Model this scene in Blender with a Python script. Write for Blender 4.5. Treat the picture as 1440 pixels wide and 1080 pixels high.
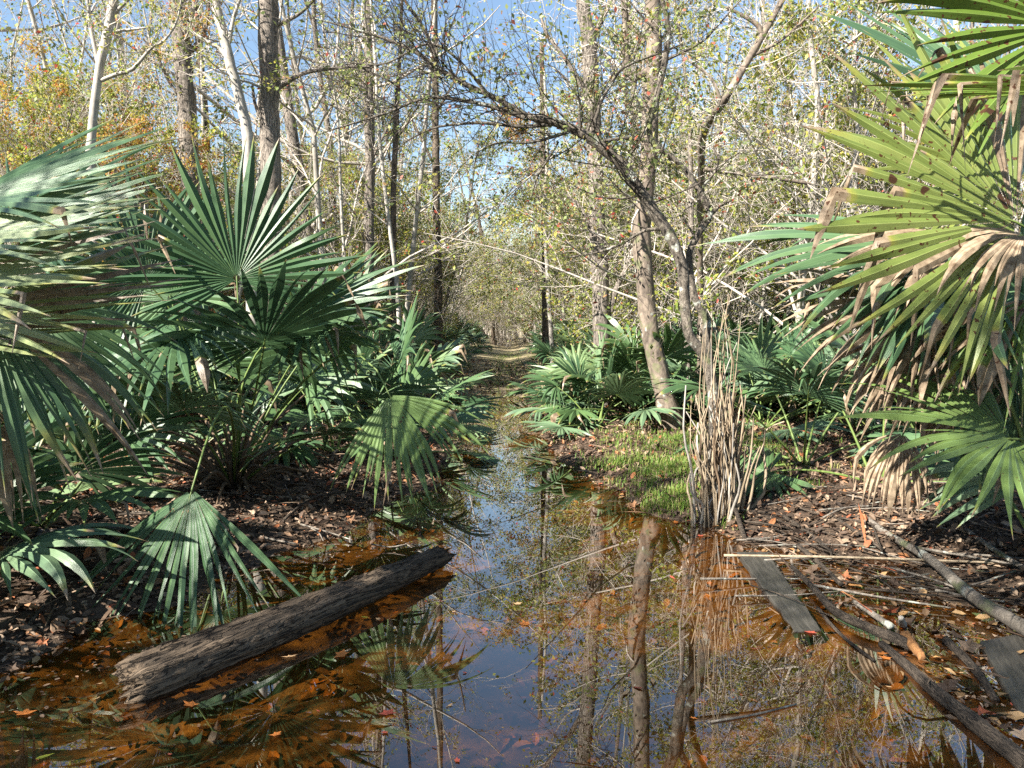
import bpy, math, random
import numpy as np
from mathutils import Vector

for o in list(bpy.data.objects):
    bpy.data.objects.remove(o)
SC = bpy.context.scene
COL = SC.collection
RNG = np.random.default_rng(7)
Z = np.array([0., 0., 1.])

# ------------------------------------------------------------------ camera
F = 1082.0            # focal length in pixels of the 1440 px wide photograph
HORIZON = 455.0
CAM_H = 1.6
PITCH = math.atan((540 - HORIZON) / F)
cam_d = bpy.data.cameras.new("camera")
cam_d.sensor_width = 36.0
cam_d.lens = 36.0 * F / 1440.0
cam_d.clip_start = 0.05
cam_d.clip_end = 2000
cam = bpy.data.objects.new("camera", cam_d)
cam.location = (0, 0, CAM_H)
cam.rotation_euler = (math.pi / 2 - PITCH, 0, 0)
COL.objects.link(cam)
SC.camera = cam

# ------------------------------------------------------------------ light
SUN_DIR = np.array([-0.62, -0.50, 0.60])
SUN_DIR /= np.linalg.norm(SUN_DIR)
sun_el = math.asin(SUN_DIR[2])
sun_az = math.atan2(SUN_DIR[0], SUN_DIR[1])       # clockwise from +Y
W = bpy.data.worlds.new("World")
SC.world = W
W.use_nodes = True
nt = W.node_tree
nt.nodes.clear()
wo = nt.nodes.new("ShaderNodeOutputWorld")
bg = nt.nodes.new("ShaderNodeBackground")
sk = nt.nodes.new("ShaderNodeTexSky")
sk.sky_type = 'NISHITA'
sk.sun_disc = False
sk.sun_elevation = sun_el
sk.sun_rotation = sun_az
sk.air_density = 1.15
sk.dust_density = 0.2
sk.ozone_density = 1.6
bg.inputs[1].default_value = 0.056
nt.links.new(sk.outputs[0], bg.inputs[0])
nt.links.new(bg.outputs[0], wo.inputs[0])
sun_d = bpy.data.lights.new("sun", 'SUN')
sun_d.energy = 5.0
sun_d.angle = math.radians(0.5)
sun_d.color = (1.0, 0.95, 0.86)
sun = bpy.data.objects.new("sun", sun_d)
sun.rotation_euler = Vector(SUN_DIR).to_track_quat('Z', 'Y').to_euler()
sun.location = tuple(SUN_DIR * 40)
COL.objects.link(sun)
SC.view_settings.view_transform = 'Standard'
SC.view_settings.look = 'None'
SC.view_settings.gamma = 1.0
SC.view_settings.use_curve_mapping = False
SC.view_settings.exposure = 2.0
SC.cycles.max_bounces = 8
SC.cycles.transparent_max_bounces = 12
SC.cycles.transmission_bounces = 4
SC.cycles.glossy_bounces = 3
SC.cycles.diffuse_bounces = 3
SC.cycles.caustics_reflective = False
SC.cycles.caustics_refractive = False
SC.cycles.sample_clamp_indirect = 6.0
SC.cycles.use_denoising = False


# ------------------------------------------------------------------ geometry helpers
def nrm(v):
    v = np.asarray(v, float)
    return v / max(1e-9, np.linalg.norm(v))


def ray(px, py):
    x = (px - 720) / F
    u = -(py - 540) / F
    fw = np.array([0, math.cos(PITCH), -math.sin(PITCH)])
    up = np.array([0, math.sin(PITCH), math.cos(PITCH)])
    return np.array([x, 0, 0]) + u * up + fw


def at(px, py, Y):
    r = ray(px, py)
    return np.array([0, 0, CAM_H]) + r * (Y / r[1])


def gp(px, py, z=0.0):
    r = ray(px, py)
    return np.array([0, 0, CAM_H]) + r * ((z - CAM_H) / r[2])


class MB:
    def __init__(self):
        self.V = []; self.Q = []; self.T = []; self.A = []; self.U = []; self.n = 0

    def add(self, v, quads=None, tris=None, a=None, u=None):
        v = np.asarray(v, float).reshape(-1, 3)
        self.V.append(v)
        if quads is not None and len(quads):
            self.Q.append(np.asarray(quads, int).reshape(-1, 4) + self.n)
        if tris is not None and len(tris):
            self.T.append(np.asarray(tris, int).reshape(-1, 3) + self.n)
        self.A.append(np.zeros(len(v)) if a is None else np.broadcast_to(np.asarray(a, float), (len(v),)))
        if u is not None: self.U.append(np.asarray(u, float))
        self.n += len(v)

    def mesh(self, name, smooth=True):
        me = bpy.data.meshes.new(name)
        if not self.V:
            return me
        V = np.concatenate(self.V)
        Q = np.concatenate(self.Q) if self.Q else np.zeros((0, 4), int)
        T = np.concatenate(self.T) if self.T else np.zeros((0, 3), int)
        me.vertices.add(len(V))
        me.vertices.foreach_set("co", V.astype(np.float32).ravel())
        nl = Q.size + T.size
        me.loops.add(nl)
        me.loops.foreach_set("vertex_index", np.concatenate([Q.ravel(), T.ravel()]).astype(np.int32))
        me.polygons.add(len(Q) + len(T))
        st = np.concatenate([np.arange(len(Q)) * 4, Q.size + np.arange(len(T)) * 3]).astype(np.int32)
        me.polygons.foreach_set("loop_start", st)
        me.update(calc_edges=True)
        me.polygons.foreach_set("use_smooth", np.full(len(Q) + len(T), smooth))
        at_ = me.attributes.new("dry", 'FLOAT', 'POINT')
        at_.data.foreach_set("value", np.concatenate(self.A).astype(np.float32))
        if self.U and sum(map(len, self.U)) == len(V):
            au = me.attributes.new("leafco", 'FLOAT_VECTOR', 'POINT')
            au.data.foreach_set("vector", np.concatenate(self.U).astype(np.float32).ravel())
        me.validate()
        return me

    def build(self, name, mat, parent=None, smooth=True, off=None):
        if off is not None and self.V:
            self.V = [v - np.asarray(off) for v in self.V]
        me = self.mesh(name, smooth)
        me.materials.append(mat)
        o = bpy.data.objects.new(name, me)
        COL.objects.link(o)
        if parent is not None:
            o.parent = parent
        return o


def tag(o, label=None, cat=None, group=None, kind=None):
    if label: o['label'] = label
    if cat: o['category'] = cat
    if group: o['group'] = group
    if kind: o['kind'] = kind
    return o


def thing(name, label, cat, loc, group=None):
    o = bpy.data.objects.new(name, None)
    o.empty_display_size = 0.1
    o.location = tuple(loc)
    COL.objects.link(o)
    return tag(o, label, cat, group)


def place(x, y):
    s_ = 'left' if x < 0 else 'right'
    d_ = 'near' if y < 22 else ('middle' if y < 40 else 'far')
    return f'in the {d_} woods {s_} of the trail'


def copy_tree(o, parent=None):
    c = o.copy()
    COL.objects.link(c)
    if parent is not None:
        c.parent = parent
    for ch in list(o.children):
        copy_tree(ch, c)
    return c


def tubes(mb, pts, rad, k=5, cap=False, a=None, lump=0.0):
    """pts [M,n,3], rad [M,n]: M tubes at once"""
    pts = np.asarray(pts, float); rad = np.asarray(rad, float)
    if pts.ndim == 2:
        pts = pts[None]; rad = rad[None]
    M, n, _ = pts.shape
    tan = np.gradient(pts, axis=1)
    tan /= np.maximum(1e-9, np.linalg.norm(tan, axis=2, keepdims=True))
    mean = tan.mean(axis=1)
    ref = np.where(np.abs(mean[:, 2:3]) > 0.8, np.array([[1., 0, 0]]), np.array([[0, 0, 1.]]))
    u = np.cross(tan, ref[:, None, :]); u /= np.maximum(1e-9, np.linalg.norm(u, axis=2, keepdims=True))
    w = np.cross(tan, u)
    th = np.arange(k) * 2 * math.pi / k
    r = rad[:, :, None] * np.ones(k)
    if lump > 0:
        r = r * (1 + lump * RNG.normal(size=(M, n, k)))
    v = pts[:, :, None, :] + r[..., None] * (np.cos(th)[None, None, :, None] * u[:, :, None, :] + np.sin(th)[None, None, :, None] * w[:, :, None, :])
    v = v.reshape(-1, 3)
    i = np.arange(n - 1)[:, None]; j = np.arange(k)[None, :]
    q = np.stack([i * k + j, i * k + (j + 1) % k, (i + 1) * k + (j + 1) % k, (i + 1) * k + j], -1).reshape(-1, 4)
    Q = (q[None] + (np.arange(M) * n * k)[:, None, None]).reshape(-1, 4)
    T = None
    if cap:
        cv = np.concatenate([pts[:, 0], pts[:, -1]])
        base = M * n * k
        tl = []
        for m in range(M):
            for jj in range(k):
                tl.append((m * n * k + (jj + 1) % k, m * n * k + jj, base + m))
                tl.append((m * n * k + (n - 1) * k + jj, m * n * k + (n - 1) * k + (jj + 1) % k, base + M + m))
        v = np.concatenate([v, cv]); T = np.array(tl)
    mb.add(v, Q, T, a)


def smooth_path(P, n):
    """Catmull-Rom resample of control points (and any further columns)"""
    P = np.asarray(P, float)
    if len(P) == 2:
        t = np.linspace(0, 1, n)[:, None]
        return P[0] * (1 - t) + P[1] * t
    E = np.vstack([2 * P[0] - P[1], P, 2 * P[-1] - P[-2]])
    u = np.linspace(0, len(P) - 1 - 1e-6, n)
    i = u.astype(int); t = (u - i)[:, None]
    p0, p1, p2, p3 = E[i], E[i + 1], E[i + 2], E[i + 3]
    return 0.5 * (2 * p1 + (p2 - p0) * t + (2 * p0 - 5 * p1 + 4 * p2 - p3) * t ** 2 + (3 * p1 - p0 - 3 * p2 + p3) * t ** 3)


def rot_frames(nr, ax):
    """orthonormal frames from normals and axes"""
    nr = nr / np.linalg.norm(nr, axis=1, keepdims=True)
    ax = ax - (ax * nr).sum(1, keepdims=True) * nr
    ax /= np.maximum(1e-9, np.linalg.norm(ax, axis=1, keepdims=True))
    return ax, np.cross(nr, ax), nr


def scatter(mb, tv, tq, tt, pos, nr, ax, size, a=None):
    """stamp a template (verts, quads, tris) at many places"""
    X, Y, N = rot_frames(nr, ax)
    s = np.asarray(size, float).reshape(-1, 1, 1)
    v = pos[:, None, :] + s * (tv[None, :, 0:1] * X[:, None, :] + tv[None, :, 1:2] * Y[:, None, :] + tv[None, :, 2:3] * N[:, None, :])
    M, k = len(pos), len(tv)
    off = (np.arange(M) * k)[:, None, None]
    Q = (np.asarray(tq)[None] + off).reshape(-1, 4) if tq is not None else None
    T = (np.asarray(tt)[None] + off).reshape(-1, 3) if tt is not None else None
    av = None
    if a is not None:
        av = np.repeat(np.asarray(a, float), k)
    mb.add(v.reshape(-1, 3), Q, T, av)


# leaf templates (length 1 along x)
LEAF_V = np.array([[0, 0, 0], [.45, .28, .06], [1, 0, -.02], [.45, -.28, .06]], float)
LEAF_Q = [[0, 3, 2, 1]]
DEAD_V = np.array([[0, 0, 0.02], [.3, .24, .10], [.7, .22, .12], [1, 0.02, .02], [.7, -.22, .14], [.3, -.24, .05], [.5, 0, 0.0]], float)
DEAD_T = [[0, 6, 1], [1, 6, 2], [2, 6, 3], [3, 6, 4], [4, 6, 5], [5, 6, 0]]


# ------------------------------------------------------------------ materials
def newmat(name):
    m = bpy.data.materials.new(name)
    m.use_nodes = True
    nt = m.node_tree
    nt.nodes.clear()
    return m, nt, nt.nodes.new("ShaderNodeOutputMaterial")


def N_(nt, t, **kw):
    n = nt.nodes.new(t)
    for k, v in kw.items():
        setattr(n, k, v)
    return n


def ramp(nt, fac, stops, interp='LINEAR'):
    r = N_(nt, "ShaderNodeValToRGB")
    r.color_ramp.interpolation = interp
    el = r.color_ramp.elements
    while len(el) < len(stops):
        el.new(0.5)
    for e, (p, c) in zip(el, stops):
        e.position = p
        e.color = (*c, 1)
    nt.links.new(fac, r.inputs[0])
    return r.outputs[0]


def noise(nt, scale, detail=4, rough=0.55, coord='Object', stretch=None, dist=0.0):
    tc = N_(nt, "ShaderNodeTexCoord")
    src = tc.outputs[coord]
    if stretch:
        mp = N_(nt, "ShaderNodeMapping")
        mp.inputs['Scale'].default_value = stretch
        nt.links.new(src, mp.inputs[0]); src = mp.outputs[0]
    n = N_(nt, "ShaderNodeTexNoise")
    n.inputs['Scale'].default_value = scale
    n.inputs['Detail'].default_value = detail
    n.inputs['Roughness'].default_value = rough
    n.inputs['Distortion'].default_value = dist
    nt.links.new(src, n.inputs[0])
    return n.outputs['Fac']


def mixc(nt, fac, a, b):
    m = N_(nt, "ShaderNodeMix", data_type='RGBA')
    for s, v in ((0, fac), (6, a), (7, b)):
        if isinstance(v, (int, float)):
            m.inputs[s].default_value = v
        elif isinstance(v, tuple):
            m.inputs[s].default_value = (*v, 1)
        else:
            nt.links.new(v, m.inputs[s])
    return m.outputs[2]


def math_(nt, op, a, b=0.0, clamp=False):
    m = N_(nt, "ShaderNodeMath", operation=op)
    m.use_clamp = clamp
    for s, v in ((0, a), (1, b)):
        if isinstance(v, (int, float)):
            m.inputs[s].default_value = v
        else:
            nt.links.new(v, m.inputs[s])
    return m.outputs[0]


def maprange(nt, v, a, b, c=0.0, d=1.0):
    m = N_(nt, "ShaderNodeMapRange")
    nt.links.new(v, m.inputs[0])
    for i, x in enumerate((a, b, c, d)):
        m.inputs[i + 1].default_value = x
    return m.outputs[0]


def bump(nt, h, strength, dist=0.01):
    b = N_(nt, "ShaderNodeBump")
    b.inputs['Strength'].default_value = strength
    b.inputs['Distance'].default_value = dist
    nt.links.new(h, b.inputs['Height'])
    return b.outputs[0]


def pbsdf(nt, col, rough=0.8, spec=0.3, nor=None):
    p = N_(nt, "ShaderNodeBsdfPrincipled")
    if isinstance(col, tuple):
        p.inputs['Base Color'].default_value = (*col, 1)
    else:
        nt.links.new(col, p.inputs['Base Color'])
    p.inputs['Roughness'].default_value = rough
    p.inputs['Specular IOR Level'].default_value = spec
    if nor is not None:
        nt.links.new(nor, p.inputs['Normal'])
    return p.outputs[0]


def attr(nt, name):
    a = N_(nt, "ShaderNodeAttribute")
    a.attribute_name = name
    return a.outputs['Fac']


def island(nt):
    return N_(nt, "ShaderNodeNewGeometry").outputs['Random Per Island']


def objrand(nt):
    return N_(nt, "ShaderNodeObjectInfo").outputs['Random']


def translucent(nt, out, col, surf, fac):
    t = N_(nt, "ShaderNodeBsdfTranslucent")
    nt.links.new(col, t.inputs[0])
    m = N_(nt, "ShaderNodeMixShader")
    m.inputs[0].default_value = fac
    nt.links.new(surf, m.inputs[1]); nt.links.new(t.outputs[0], m.inputs[2])
    nt.links.new(m.outputs[0], out.inputs[0])


def palm_mat(name, stops, spots=0.0, dead=((.11, .072, .042), (.37, .285, .195)), trans=0.25, rough=0.36):
    m, nt, out = newmat(name)
    isl = island(nt)
    c = ramp(nt, isl, stops)
    nz = noise(nt, 9, 3)
    c = mixc(nt, maprange(nt, nz, .35, .75, 0, .45), c, tuple(x * .62 for x in stops[0][1]))
    c = mixc(nt, maprange(nt, objrand(nt), .35, 1.0, 0, .55), c, tuple(a * b for a, b in zip(stops[1][1], (1.55, 1.28, .75))))
    la = N_(nt, "ShaderNodeAttribute"); la.attribute_name = "leafco"
    mp_ = N_(nt, "ShaderNodeMapping"); mp_.inputs['Scale'].default_value = (5.5, 1.1, 1.0)
    nt.links.new(la.outputs['Vector'], mp_.inputs[0])
    vn = N_(nt, "ShaderNodeTexNoise"); vn.inputs['Scale'].default_value = 1.6; vn.inputs['Detail'].default_value = 4; vn.inputs['Roughness'].default_value = .7
    nt.links.new(mp_.outputs[0], vn.inputs[0])
    c = mixc(nt, maprange(nt, vn.outputs['Fac'], .42, .70, 0, .45), c, tuple(a * b for a, b in zip(stops[1][1], (1.4, 1.35, 1.1))))
    c = mixc(nt, maprange(nt, vn.outputs['Fac'], .46, .30, 0, .5), c, tuple(a * .55 for a in stops[0][1]))
    lsx = N_(nt, "ShaderNodeSeparateXYZ"); nt.links.new(la.outputs['Vector'], lsx.inputs[0])
    rib = maprange(nt, math_(nt, 'ABSOLUTE', lsx.outputs[0]), .10, .02, 0, .45)
    c = mixc(nt, rib, c, tuple(min(.6, a * 2.0 + .03) for a in stops[2][1]) if len(stops) > 2 else stops[-1][1])
    dn = noise(nt, 22, 4, .6)
    dc = ramp(nt, dn, [(.3, dead[0]), (.7, dead[1])])
    dry = attr(nt, "dry")
    d2 = math_(nt, 'ADD', dry, math_(nt, 'MULTIPLY', math_(nt, 'SUBTRACT', dn, .5), .5))
    edge = maprange(nt, d2, .42, .6)
    yel = maprange(nt, d2, .12, .5, 0, .75)
    c = mixc(nt, yel, c, (.30, .27, .05))
    c = mixc(nt, edge, c, dc)
    if spots > 0:
        sp = noise(nt, 34, 2, .5)
        sm = maprange(nt, sp, .70 - spots, .73 - spots)
        c = mixc(nt, sm, c, (.075, .032, .014))
        sp2 = noise(nt, 9, 1, .4)
        c = mixc(nt, maprange(nt, sp2, .80 - spots, .82 - spots), c, (.06, .028, .014))
    s = pbsdf(nt, c, rough, .38, bump(nt, vn.outputs['Fac'], .35, .004))
    translucent(nt, out, c, s, trans)
    return m


M = {}
M['palm'] = palm_mat('palm_green', [(0, (.038, .082, .042)), (.5, (.058, .116, .054)), (1, (.088, .152, .062))])
M['palm_blue'] = palm_mat('palm_blue_green', [(0, (.052, .104, .058)), (.5, (.078, .146, .074)), (1, (.114, .186, .085))])
M['palm_yellow'] = palm_mat('palm_yellow_green', [(0, (.13, .175, .045)), (.5, (.18, .23, .06)), (1, (.24, .28, .085))], spots=.05, trans=.35)
M['palm_spot'] = palm_mat('palm_spotted_green', [(0, (.075, .125, .022)), (.5, (.10, .165, .03)), (1, (.14, .20, .04))], spots=.085, trans=.3)
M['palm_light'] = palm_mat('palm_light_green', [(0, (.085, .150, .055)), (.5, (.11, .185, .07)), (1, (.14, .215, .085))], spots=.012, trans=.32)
M['palm_pale'] = palm_mat('palm_sunlit_green', [(0, (.12, .175, .085)), (.5, (.17, .225, .11)), (1, (.25, .295, .15))])  # paler green: sunlit sheen of the left edge fans put into the colour
M['palm_soft'] = palm_mat('palm_soft_green', [(0, (.085, .145, .085)), (.5, (.115, .185, .105)), (1, (.155, .225, .12))])
M['palm_dead'] = palm_mat('palm_dead', [(0, (.2, .14, .08)), (1, (.3, .22, .14))], trans=.12, rough=.8)


def simple_wood(name, dark, light, scale=6, stretch=(6, 6, 1), lichen=None, rough=.9, bstr=.6, wet=0.0, crack=0.0):
    m, nt, out = newmat(name)
    n1 = noise(nt, scale, 6, .65, stretch=stretch, dist=.3)
    c = ramp(nt, n1, [(.28, dark), (.72, light)])
    n2 = noise(nt, 1.6, 3, .5)
    c = mixc(nt, maprange(nt, n2, .35, .7, 0, .5), c, tuple(.55 * x for x in dark))
    hgt = n1
    if crack:
        n3 = noise(nt, scale * 1.3, 3, .5, stretch=stretch, dist=1.2)
        cm = maprange(nt, math_(nt, 'ABSOLUTE', math_(nt, 'SUBTRACT', n3, .5)), .0, .045, 1, 0)
        c = mixc(nt, math_(nt, 'MULTIPLY', cm, crack), c, tuple(.35 * x for x in dark))
        hgt = math_(nt, 'SUBTRACT', n1, math_(nt, 'MULTIPLY', cm, .6))
    if lichen:
        ln = noise(nt, lichen[0], 3, .5)
        lf = noise(nt, 60, 3, .6)
        lc = ramp(nt, lf, [(.3, (.24, .25, .21)), (.7, (.50, .51, .45))])
        c = mixc(nt, maprange(nt, math_(nt, 'ADD', ln, math_(nt, 'MULTIPLY', math_(nt, 'SUBTRACT', lf, .5), .12)), lichen[1], lichen[1] + .06, 0, .85), c, lc)
        ln2 = noise(nt, lichen[0] * .6, 3, .6)
        c = mixc(nt, maprange(nt, ln2, .56, .68, 0, .55), c, (.11, .14, .05))
    s = pbsdf(nt, c, rough, .3 if wet == 0 else .6, bump(nt, hgt, bstr, .02))
    nt.links.new(s, out.inputs[0])
    return m


M['bark_grey'] = simple_wood('bark_grey', (.11, .09, .075), (.42, .36, .30), 5, stretch=(7, 7, .8), bstr=1.0, crack=.75)
M['bark_brown'] = simple_wood('bark_brown', (.06, .045, .033), (.27, .21, .155), 5, stretch=(7, 7, .8), bstr=1.0, crack=.7)
M['bark_pale'] = simple_wood('bark_pale', (.21, .185, .155), (.54, .50, .44), 4, stretch=(3, 3, 1.5), bstr=.25)
M['bark_lichen'] = simple_wood('bark_lichen', (.022, .018, .014), (.27, .23, .185), 14, stretch=(2.2, 2.2, 1), crack=.6, lichen=(8.0, .585))
M['bark_mottled'] = simple_wood('bark_mottled', (.045, .036, .029), (.33, .26, .20), 9, stretch=(2, 2, 1), lichen=(8, .64))
M['twig'] = simple_wood('twig', (.28, .24, .20), (.62, .56, .49), 8, bstr=.2)
M['twig_dark'] = simple_wood('twig_dark', (.022, .017, .013), (.085, .07, .055), 8, bstr=.2)
M['cane'] = simple_wood('cane', (.17, .125, .078), (.46, .37, .26), 7, bstr=.2)
M['rotlog'] = simple_wood('rotten_log', (.018, .013, .009), (.27, .195, .13), 6, stretch=(.35, 6, 6), bstr=1.0, crack=.9)
M['wetlog'] = simple_wood('wet_log', (.012, .009, .007), (.055, .042, .03), 7, stretch=(1, 6, 6), bstr=.7, rough=.5, wet=1)
M['stick'] = simple_wood('stick', (.02, .015, .011), (.15, .115, .085), 9, stretch=(1, 9, 9), bstr=.8, crack=.8)
M['stick_pale'] = simple_wood('stick_pale', (.06, .05, .04), (.30, .26, .215), 9, lichen=(9, .60), bstr=.6)
M['plank'] = simple_wood('plank', (.022, .020, .017), (.085, .078, .065), 5, stretch=(8, 1, 8), bstr=.5, rough=.45, wet=1)
M['petiole'] = simple_wood('petiole', (.07, .12, .03), (.20, .26, .07), 5, bstr=.1, rough=.5)
M['petiole_brown'] = simple_wood('petiole_brown', (.06, .04, .025), (.23, .16, .10), 7, bstr=.4)
M['orange_wood'] = simple_wood('orange_wood', (.12, .05, .02), (.38, .19, .07), 9, bstr=.5)


def leaf_mat(name, stops, trans=.35, rough=.5):
    m, nt, out = newmat(name)
    c = ramp(nt, island(nt), stops)
    s = pbsdf(nt, c, rough, .35)
    translucent(nt, out, c, s, trans)
    return m


M['leaf_yg'] = leaf_mat('leaf_yellow_green', [(0, (.15, .21, .04)), (.45, (.28, .33, .06)), (.75, (.42, .40, .08)), (.96, (.46, .36, .09)), (.975, (.45, .07, .06)), (1, (.48, .12, .07))], .5)
M['leaf_olive'] = leaf_mat('leaf_olive', [(0, (.13, .17, .06)), (.6, (.25, .29, .10)), (.9, (.42, .38, .15)), (.97, (.36, .07, .05)), (1, (.34, .11, .06))], .45)
M['leaf_dark'] = leaf_mat('leaf_dark', [(0, (.05, .075, .045)), (.7, (.075, .105, .055)), (1, (.13, .15, .07))], .25)
M['leaf_red'] = leaf_mat('leaf_orange', [(0, (.26, .24, .05)), (.4, (.46, .36, .06)), (.7, (.52, .28, .06)), (1, (.46, .12, .06))], .5)
M['litter'] = leaf_mat('litter', [(0, (.028, .018, .012)), (.35, (.085, .052, .033)), (.62, (.17, .112, .072)), (.86, (.31, .225, .155)), (.93, (.28, .12, .045)), (1, (.28, .075, .035))], .08, .7)
M['litter_wet'] = leaf_mat('litter_wet', [(0, (.05, .03, .018)), (.5, (.15, .09, .045)), (.85, (.30, .19, .09)), (1, (.40, .19, .06))], .05, .5)
M['float_orange'] = leaf_mat('floating_leaf_orange', [(0, (.50, .15, .03)), (1, (.62, .22, .05))], .2)
M['float_tan'] = leaf_mat('floating_leaf_tan', [(0, (.42, .25, .12)), (1, (.50, .33, .18))], .2)
M['float_red'] = leaf_mat('floating_leaf_red', [(0, (.40, .08, .05)), (1, (.45, .10, .06))], .2)
M['float_yellow'] = leaf_mat('floating_leaf_yellow', [(0, (.42, .42, .05)), (1, (.45, .45, .06))], .25)
M['grass'] = leaf_mat('grass_blades', [(0, (.09, .18, .03)), (.55, (.17, .28, .045)), (.78, (.26, .27, .07)), (1, (.40, .34, .17))], .35)

# ground
m, nt, out = newmat('ground_mud')
n1 = noise(nt, 3.0, 8, .65)
n2 = noise(nt, 28, 6, .7)
c = ramp(nt, n1, [(.3, (.025, .017, .012)), (.55, (.065, .044, .03)), (.75, (.14, .10, .07))])
c = mixc(nt, maprange(nt, n2, .45, .7, 0, .6), c, (.17, .12, .085))
geo = N_(nt, "ShaderNodeNewGeometry")
sep = N_(nt, "ShaderNodeSeparateXYZ")
nt.links.new(geo.outputs['Position'], sep.inputs[0])
under = maprange(nt, sep.outputs[2], .015, -.05)
bedn = noise(nt, 7, 6, .7)
bedc = ramp(nt, bedn, [(.3, (.07, .048, .032)), (.55, (.21, .155, .10)), (.8, (.40, .31, .19))])
c = mixc(nt, under, c, bedc)
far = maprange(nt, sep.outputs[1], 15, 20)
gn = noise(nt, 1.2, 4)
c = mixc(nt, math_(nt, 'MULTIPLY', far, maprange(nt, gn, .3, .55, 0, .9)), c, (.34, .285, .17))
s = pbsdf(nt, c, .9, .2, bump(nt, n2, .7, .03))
nt.links.new(s, out.inputs[0])
M['ground'] = m

# water: a clear tannin-stained sheet
m, nt, out = newmat('water')
wn = noise(nt, 1.3, 2, .4)
bn = bump(nt, wn, .02, .02)
wg = N_(nt, "ShaderNodeNewGeometry")                 # Schlick reflectance, the same from above and below the surface
dt_ = N_(nt, "ShaderNodeVectorMath", operation='DOT_PRODUCT')
nt.links.new(wg.outputs['Incoming'], dt_.inputs[0]); nt.links.new(bn, dt_.inputs[1])
ca = math_(nt, 'ABSOLUTE', dt_.outputs['Value'])
f5 = math_(nt, 'POWER', math_(nt, 'SUBTRACT', 1.0, ca, True), 3.3)
fres = math_(nt, 'ADD', math_(nt, 'MULTIPLY', f5, .90), .10)
tr = N_(nt, "ShaderNodeBsdfTransparent"); tr.inputs[0].default_value = (.70, .48, .21, 1)
gl = N_(nt, "ShaderNodeBsdfGlossy"); gl.inputs['Roughness'].default_value = .0
gl.inputs[0].default_value = (1, 1, 1, 1)
nt.links.new(bn, gl.inputs['Normal'])
mx = N_(nt, "ShaderNodeMixShader")
nt.links.new(fres, mx.inputs[0]); nt.links.new(tr.outputs[0], mx.inputs[1]); nt.links.new(gl.outputs[0], mx.inputs[2])
nt.links.new(mx.outputs[0], out.inputs[0])
M['water'] = m

# ------------------------------------------------------------------ terrain
LE = np.array([(-2.7, 1.0), (-2.6, 2.8), (-2.35, 3.4), (-2.2, 3.98), (-1.93, 4.27), (-1.67, 5.17), (-1.31, 5.68), (-1.04, 7.06), (-.78, 7.37), (-.82, 9.36), (-.88, 11.9), (-.9, 13.8), (-.64, 16), (-.3, 18), (-.15, 19)])
RE = np.array([(2.6, 1.0), (2.75, 3.0), (2.9, 4.2), (2.6, 5.0), (1.75, 5.5), (1.54, 5.97), (1.22, 6.29), (.95, 7.37), (.72, 8.44), (.56, 9.36), (.42, 11.2), (.40, 12.8), (.25, 16), (0, 18), (-.15, 19)])


def vnoise(x, y, s, seed=0):
    x = np.asarray(x) * s + seed * 17.3; y = np.asarray(y) * s - seed * 9.1
    return (np.sin(x * 1.7 + 1.3 * np.sin(y * 1.1)) + np.sin(y * 2.3 + 1.7 * np.sin(x * .9 + 1)) + np.sin((x + y) * 1.3 + 2 * np.sin(x * .7 - y * .5))) / 3


def hz(x, y):
    x = np.asarray(x, float); y = np.asarray(y, float)
    l = np.interp(y, LE[:, 1], LE[:, 0]); r = np.interp(y, RE[:, 1], RE[:, 0])
    w = .06 * vnoise(x, y, 3.0, 1)
    sd = np.maximum(l - x, x - r) + w
    sd = np.maximum(sd, (y - 18.5) * .3)
    out_ = .20 * (1 - np.exp(-np.maximum(sd, 0) / 1.1)) + .004 * np.maximum(sd, 0)
    dep = -.20 * (1 - np.exp(np.minimum(sd, 0) / .55))
    # shallows on the right
    sh = 1 / (1 + np.exp(-(x - 1.55 - .25 * vnoise(x, y, 2, 4)) / .16)) * (y < 6.5)
    dep = dep * (1 - .93 * sh)
    far_ = np.clip((y - 12) / 6, 0, 1)
    dep = dep * (1 - .75 * far_)
    h = np.where(sd > 0, out_, dep)
    h = h + .018 * vnoise(x, y, 5.5, 2) * np.where(sd > 0, 1, .5) + .03 * vnoise(x, y, 1.3, 3) * np.clip(sd, 0, 1)
    tr_ = np.exp(-((x + .15) / .7) ** 2) * far_
    h = np.where(sd > 0, h * (1 - .75 * tr_), h)
    return np.clip(h, -.35, .6)


def axis_grid(lo, hi, dlo, dhi, step, grow_=1.16):
    a = list(np.arange(dlo, dhi, step))
    s = step; v = dhi
    while v < hi:
        a.append(v); s *= grow_; v += s
    a.append(hi)
    s = step; v = dlo - step
    while v > lo:
        a.insert(0, v); s *= grow_; v -= s
    a.insert(0, lo)
    return np.array(a)


gx = axis_grid(-500, 500, -4.5, 4.5, .05)
gy = axis_grid(-200, 900, 1.5, 13, .06)
GX, GY = np.meshgrid(gx, gy)
mb = MB()
nx, ny = len(gx), len(gy)
i = np.arange(ny - 1)[:, None]; j = np.arange(nx - 1)[None, :]
mb.add(np.stack([GX, GY, hz(GX, GY)], -1), np.stack([i * nx + j, i * nx + j + 1, (i + 1) * nx + j + 1, (i + 1) * nx + j], -1))
g = mb.build('ground', M['ground'])
tag(g, 'muddy leaf strewn forest floor sloping down to the flooded trail', kind='structure')
mb = MB()
mb.add([(-4.2, -6, 0), (4.2, -6, 0), (4.2, 19.5, 0), (-4.2, 19.5, 0)], [(0, 1, 2, 3)])
w = mb.build('water', M['water'])
tag(w, 'still tea brown water flooding the trail', kind='structure')


# ------------------------------------------------------------------ palmetto fronds
ST = np.array([.03, .14, .28, .42, .54, .64, .74, .83, .92, 1.0])


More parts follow.
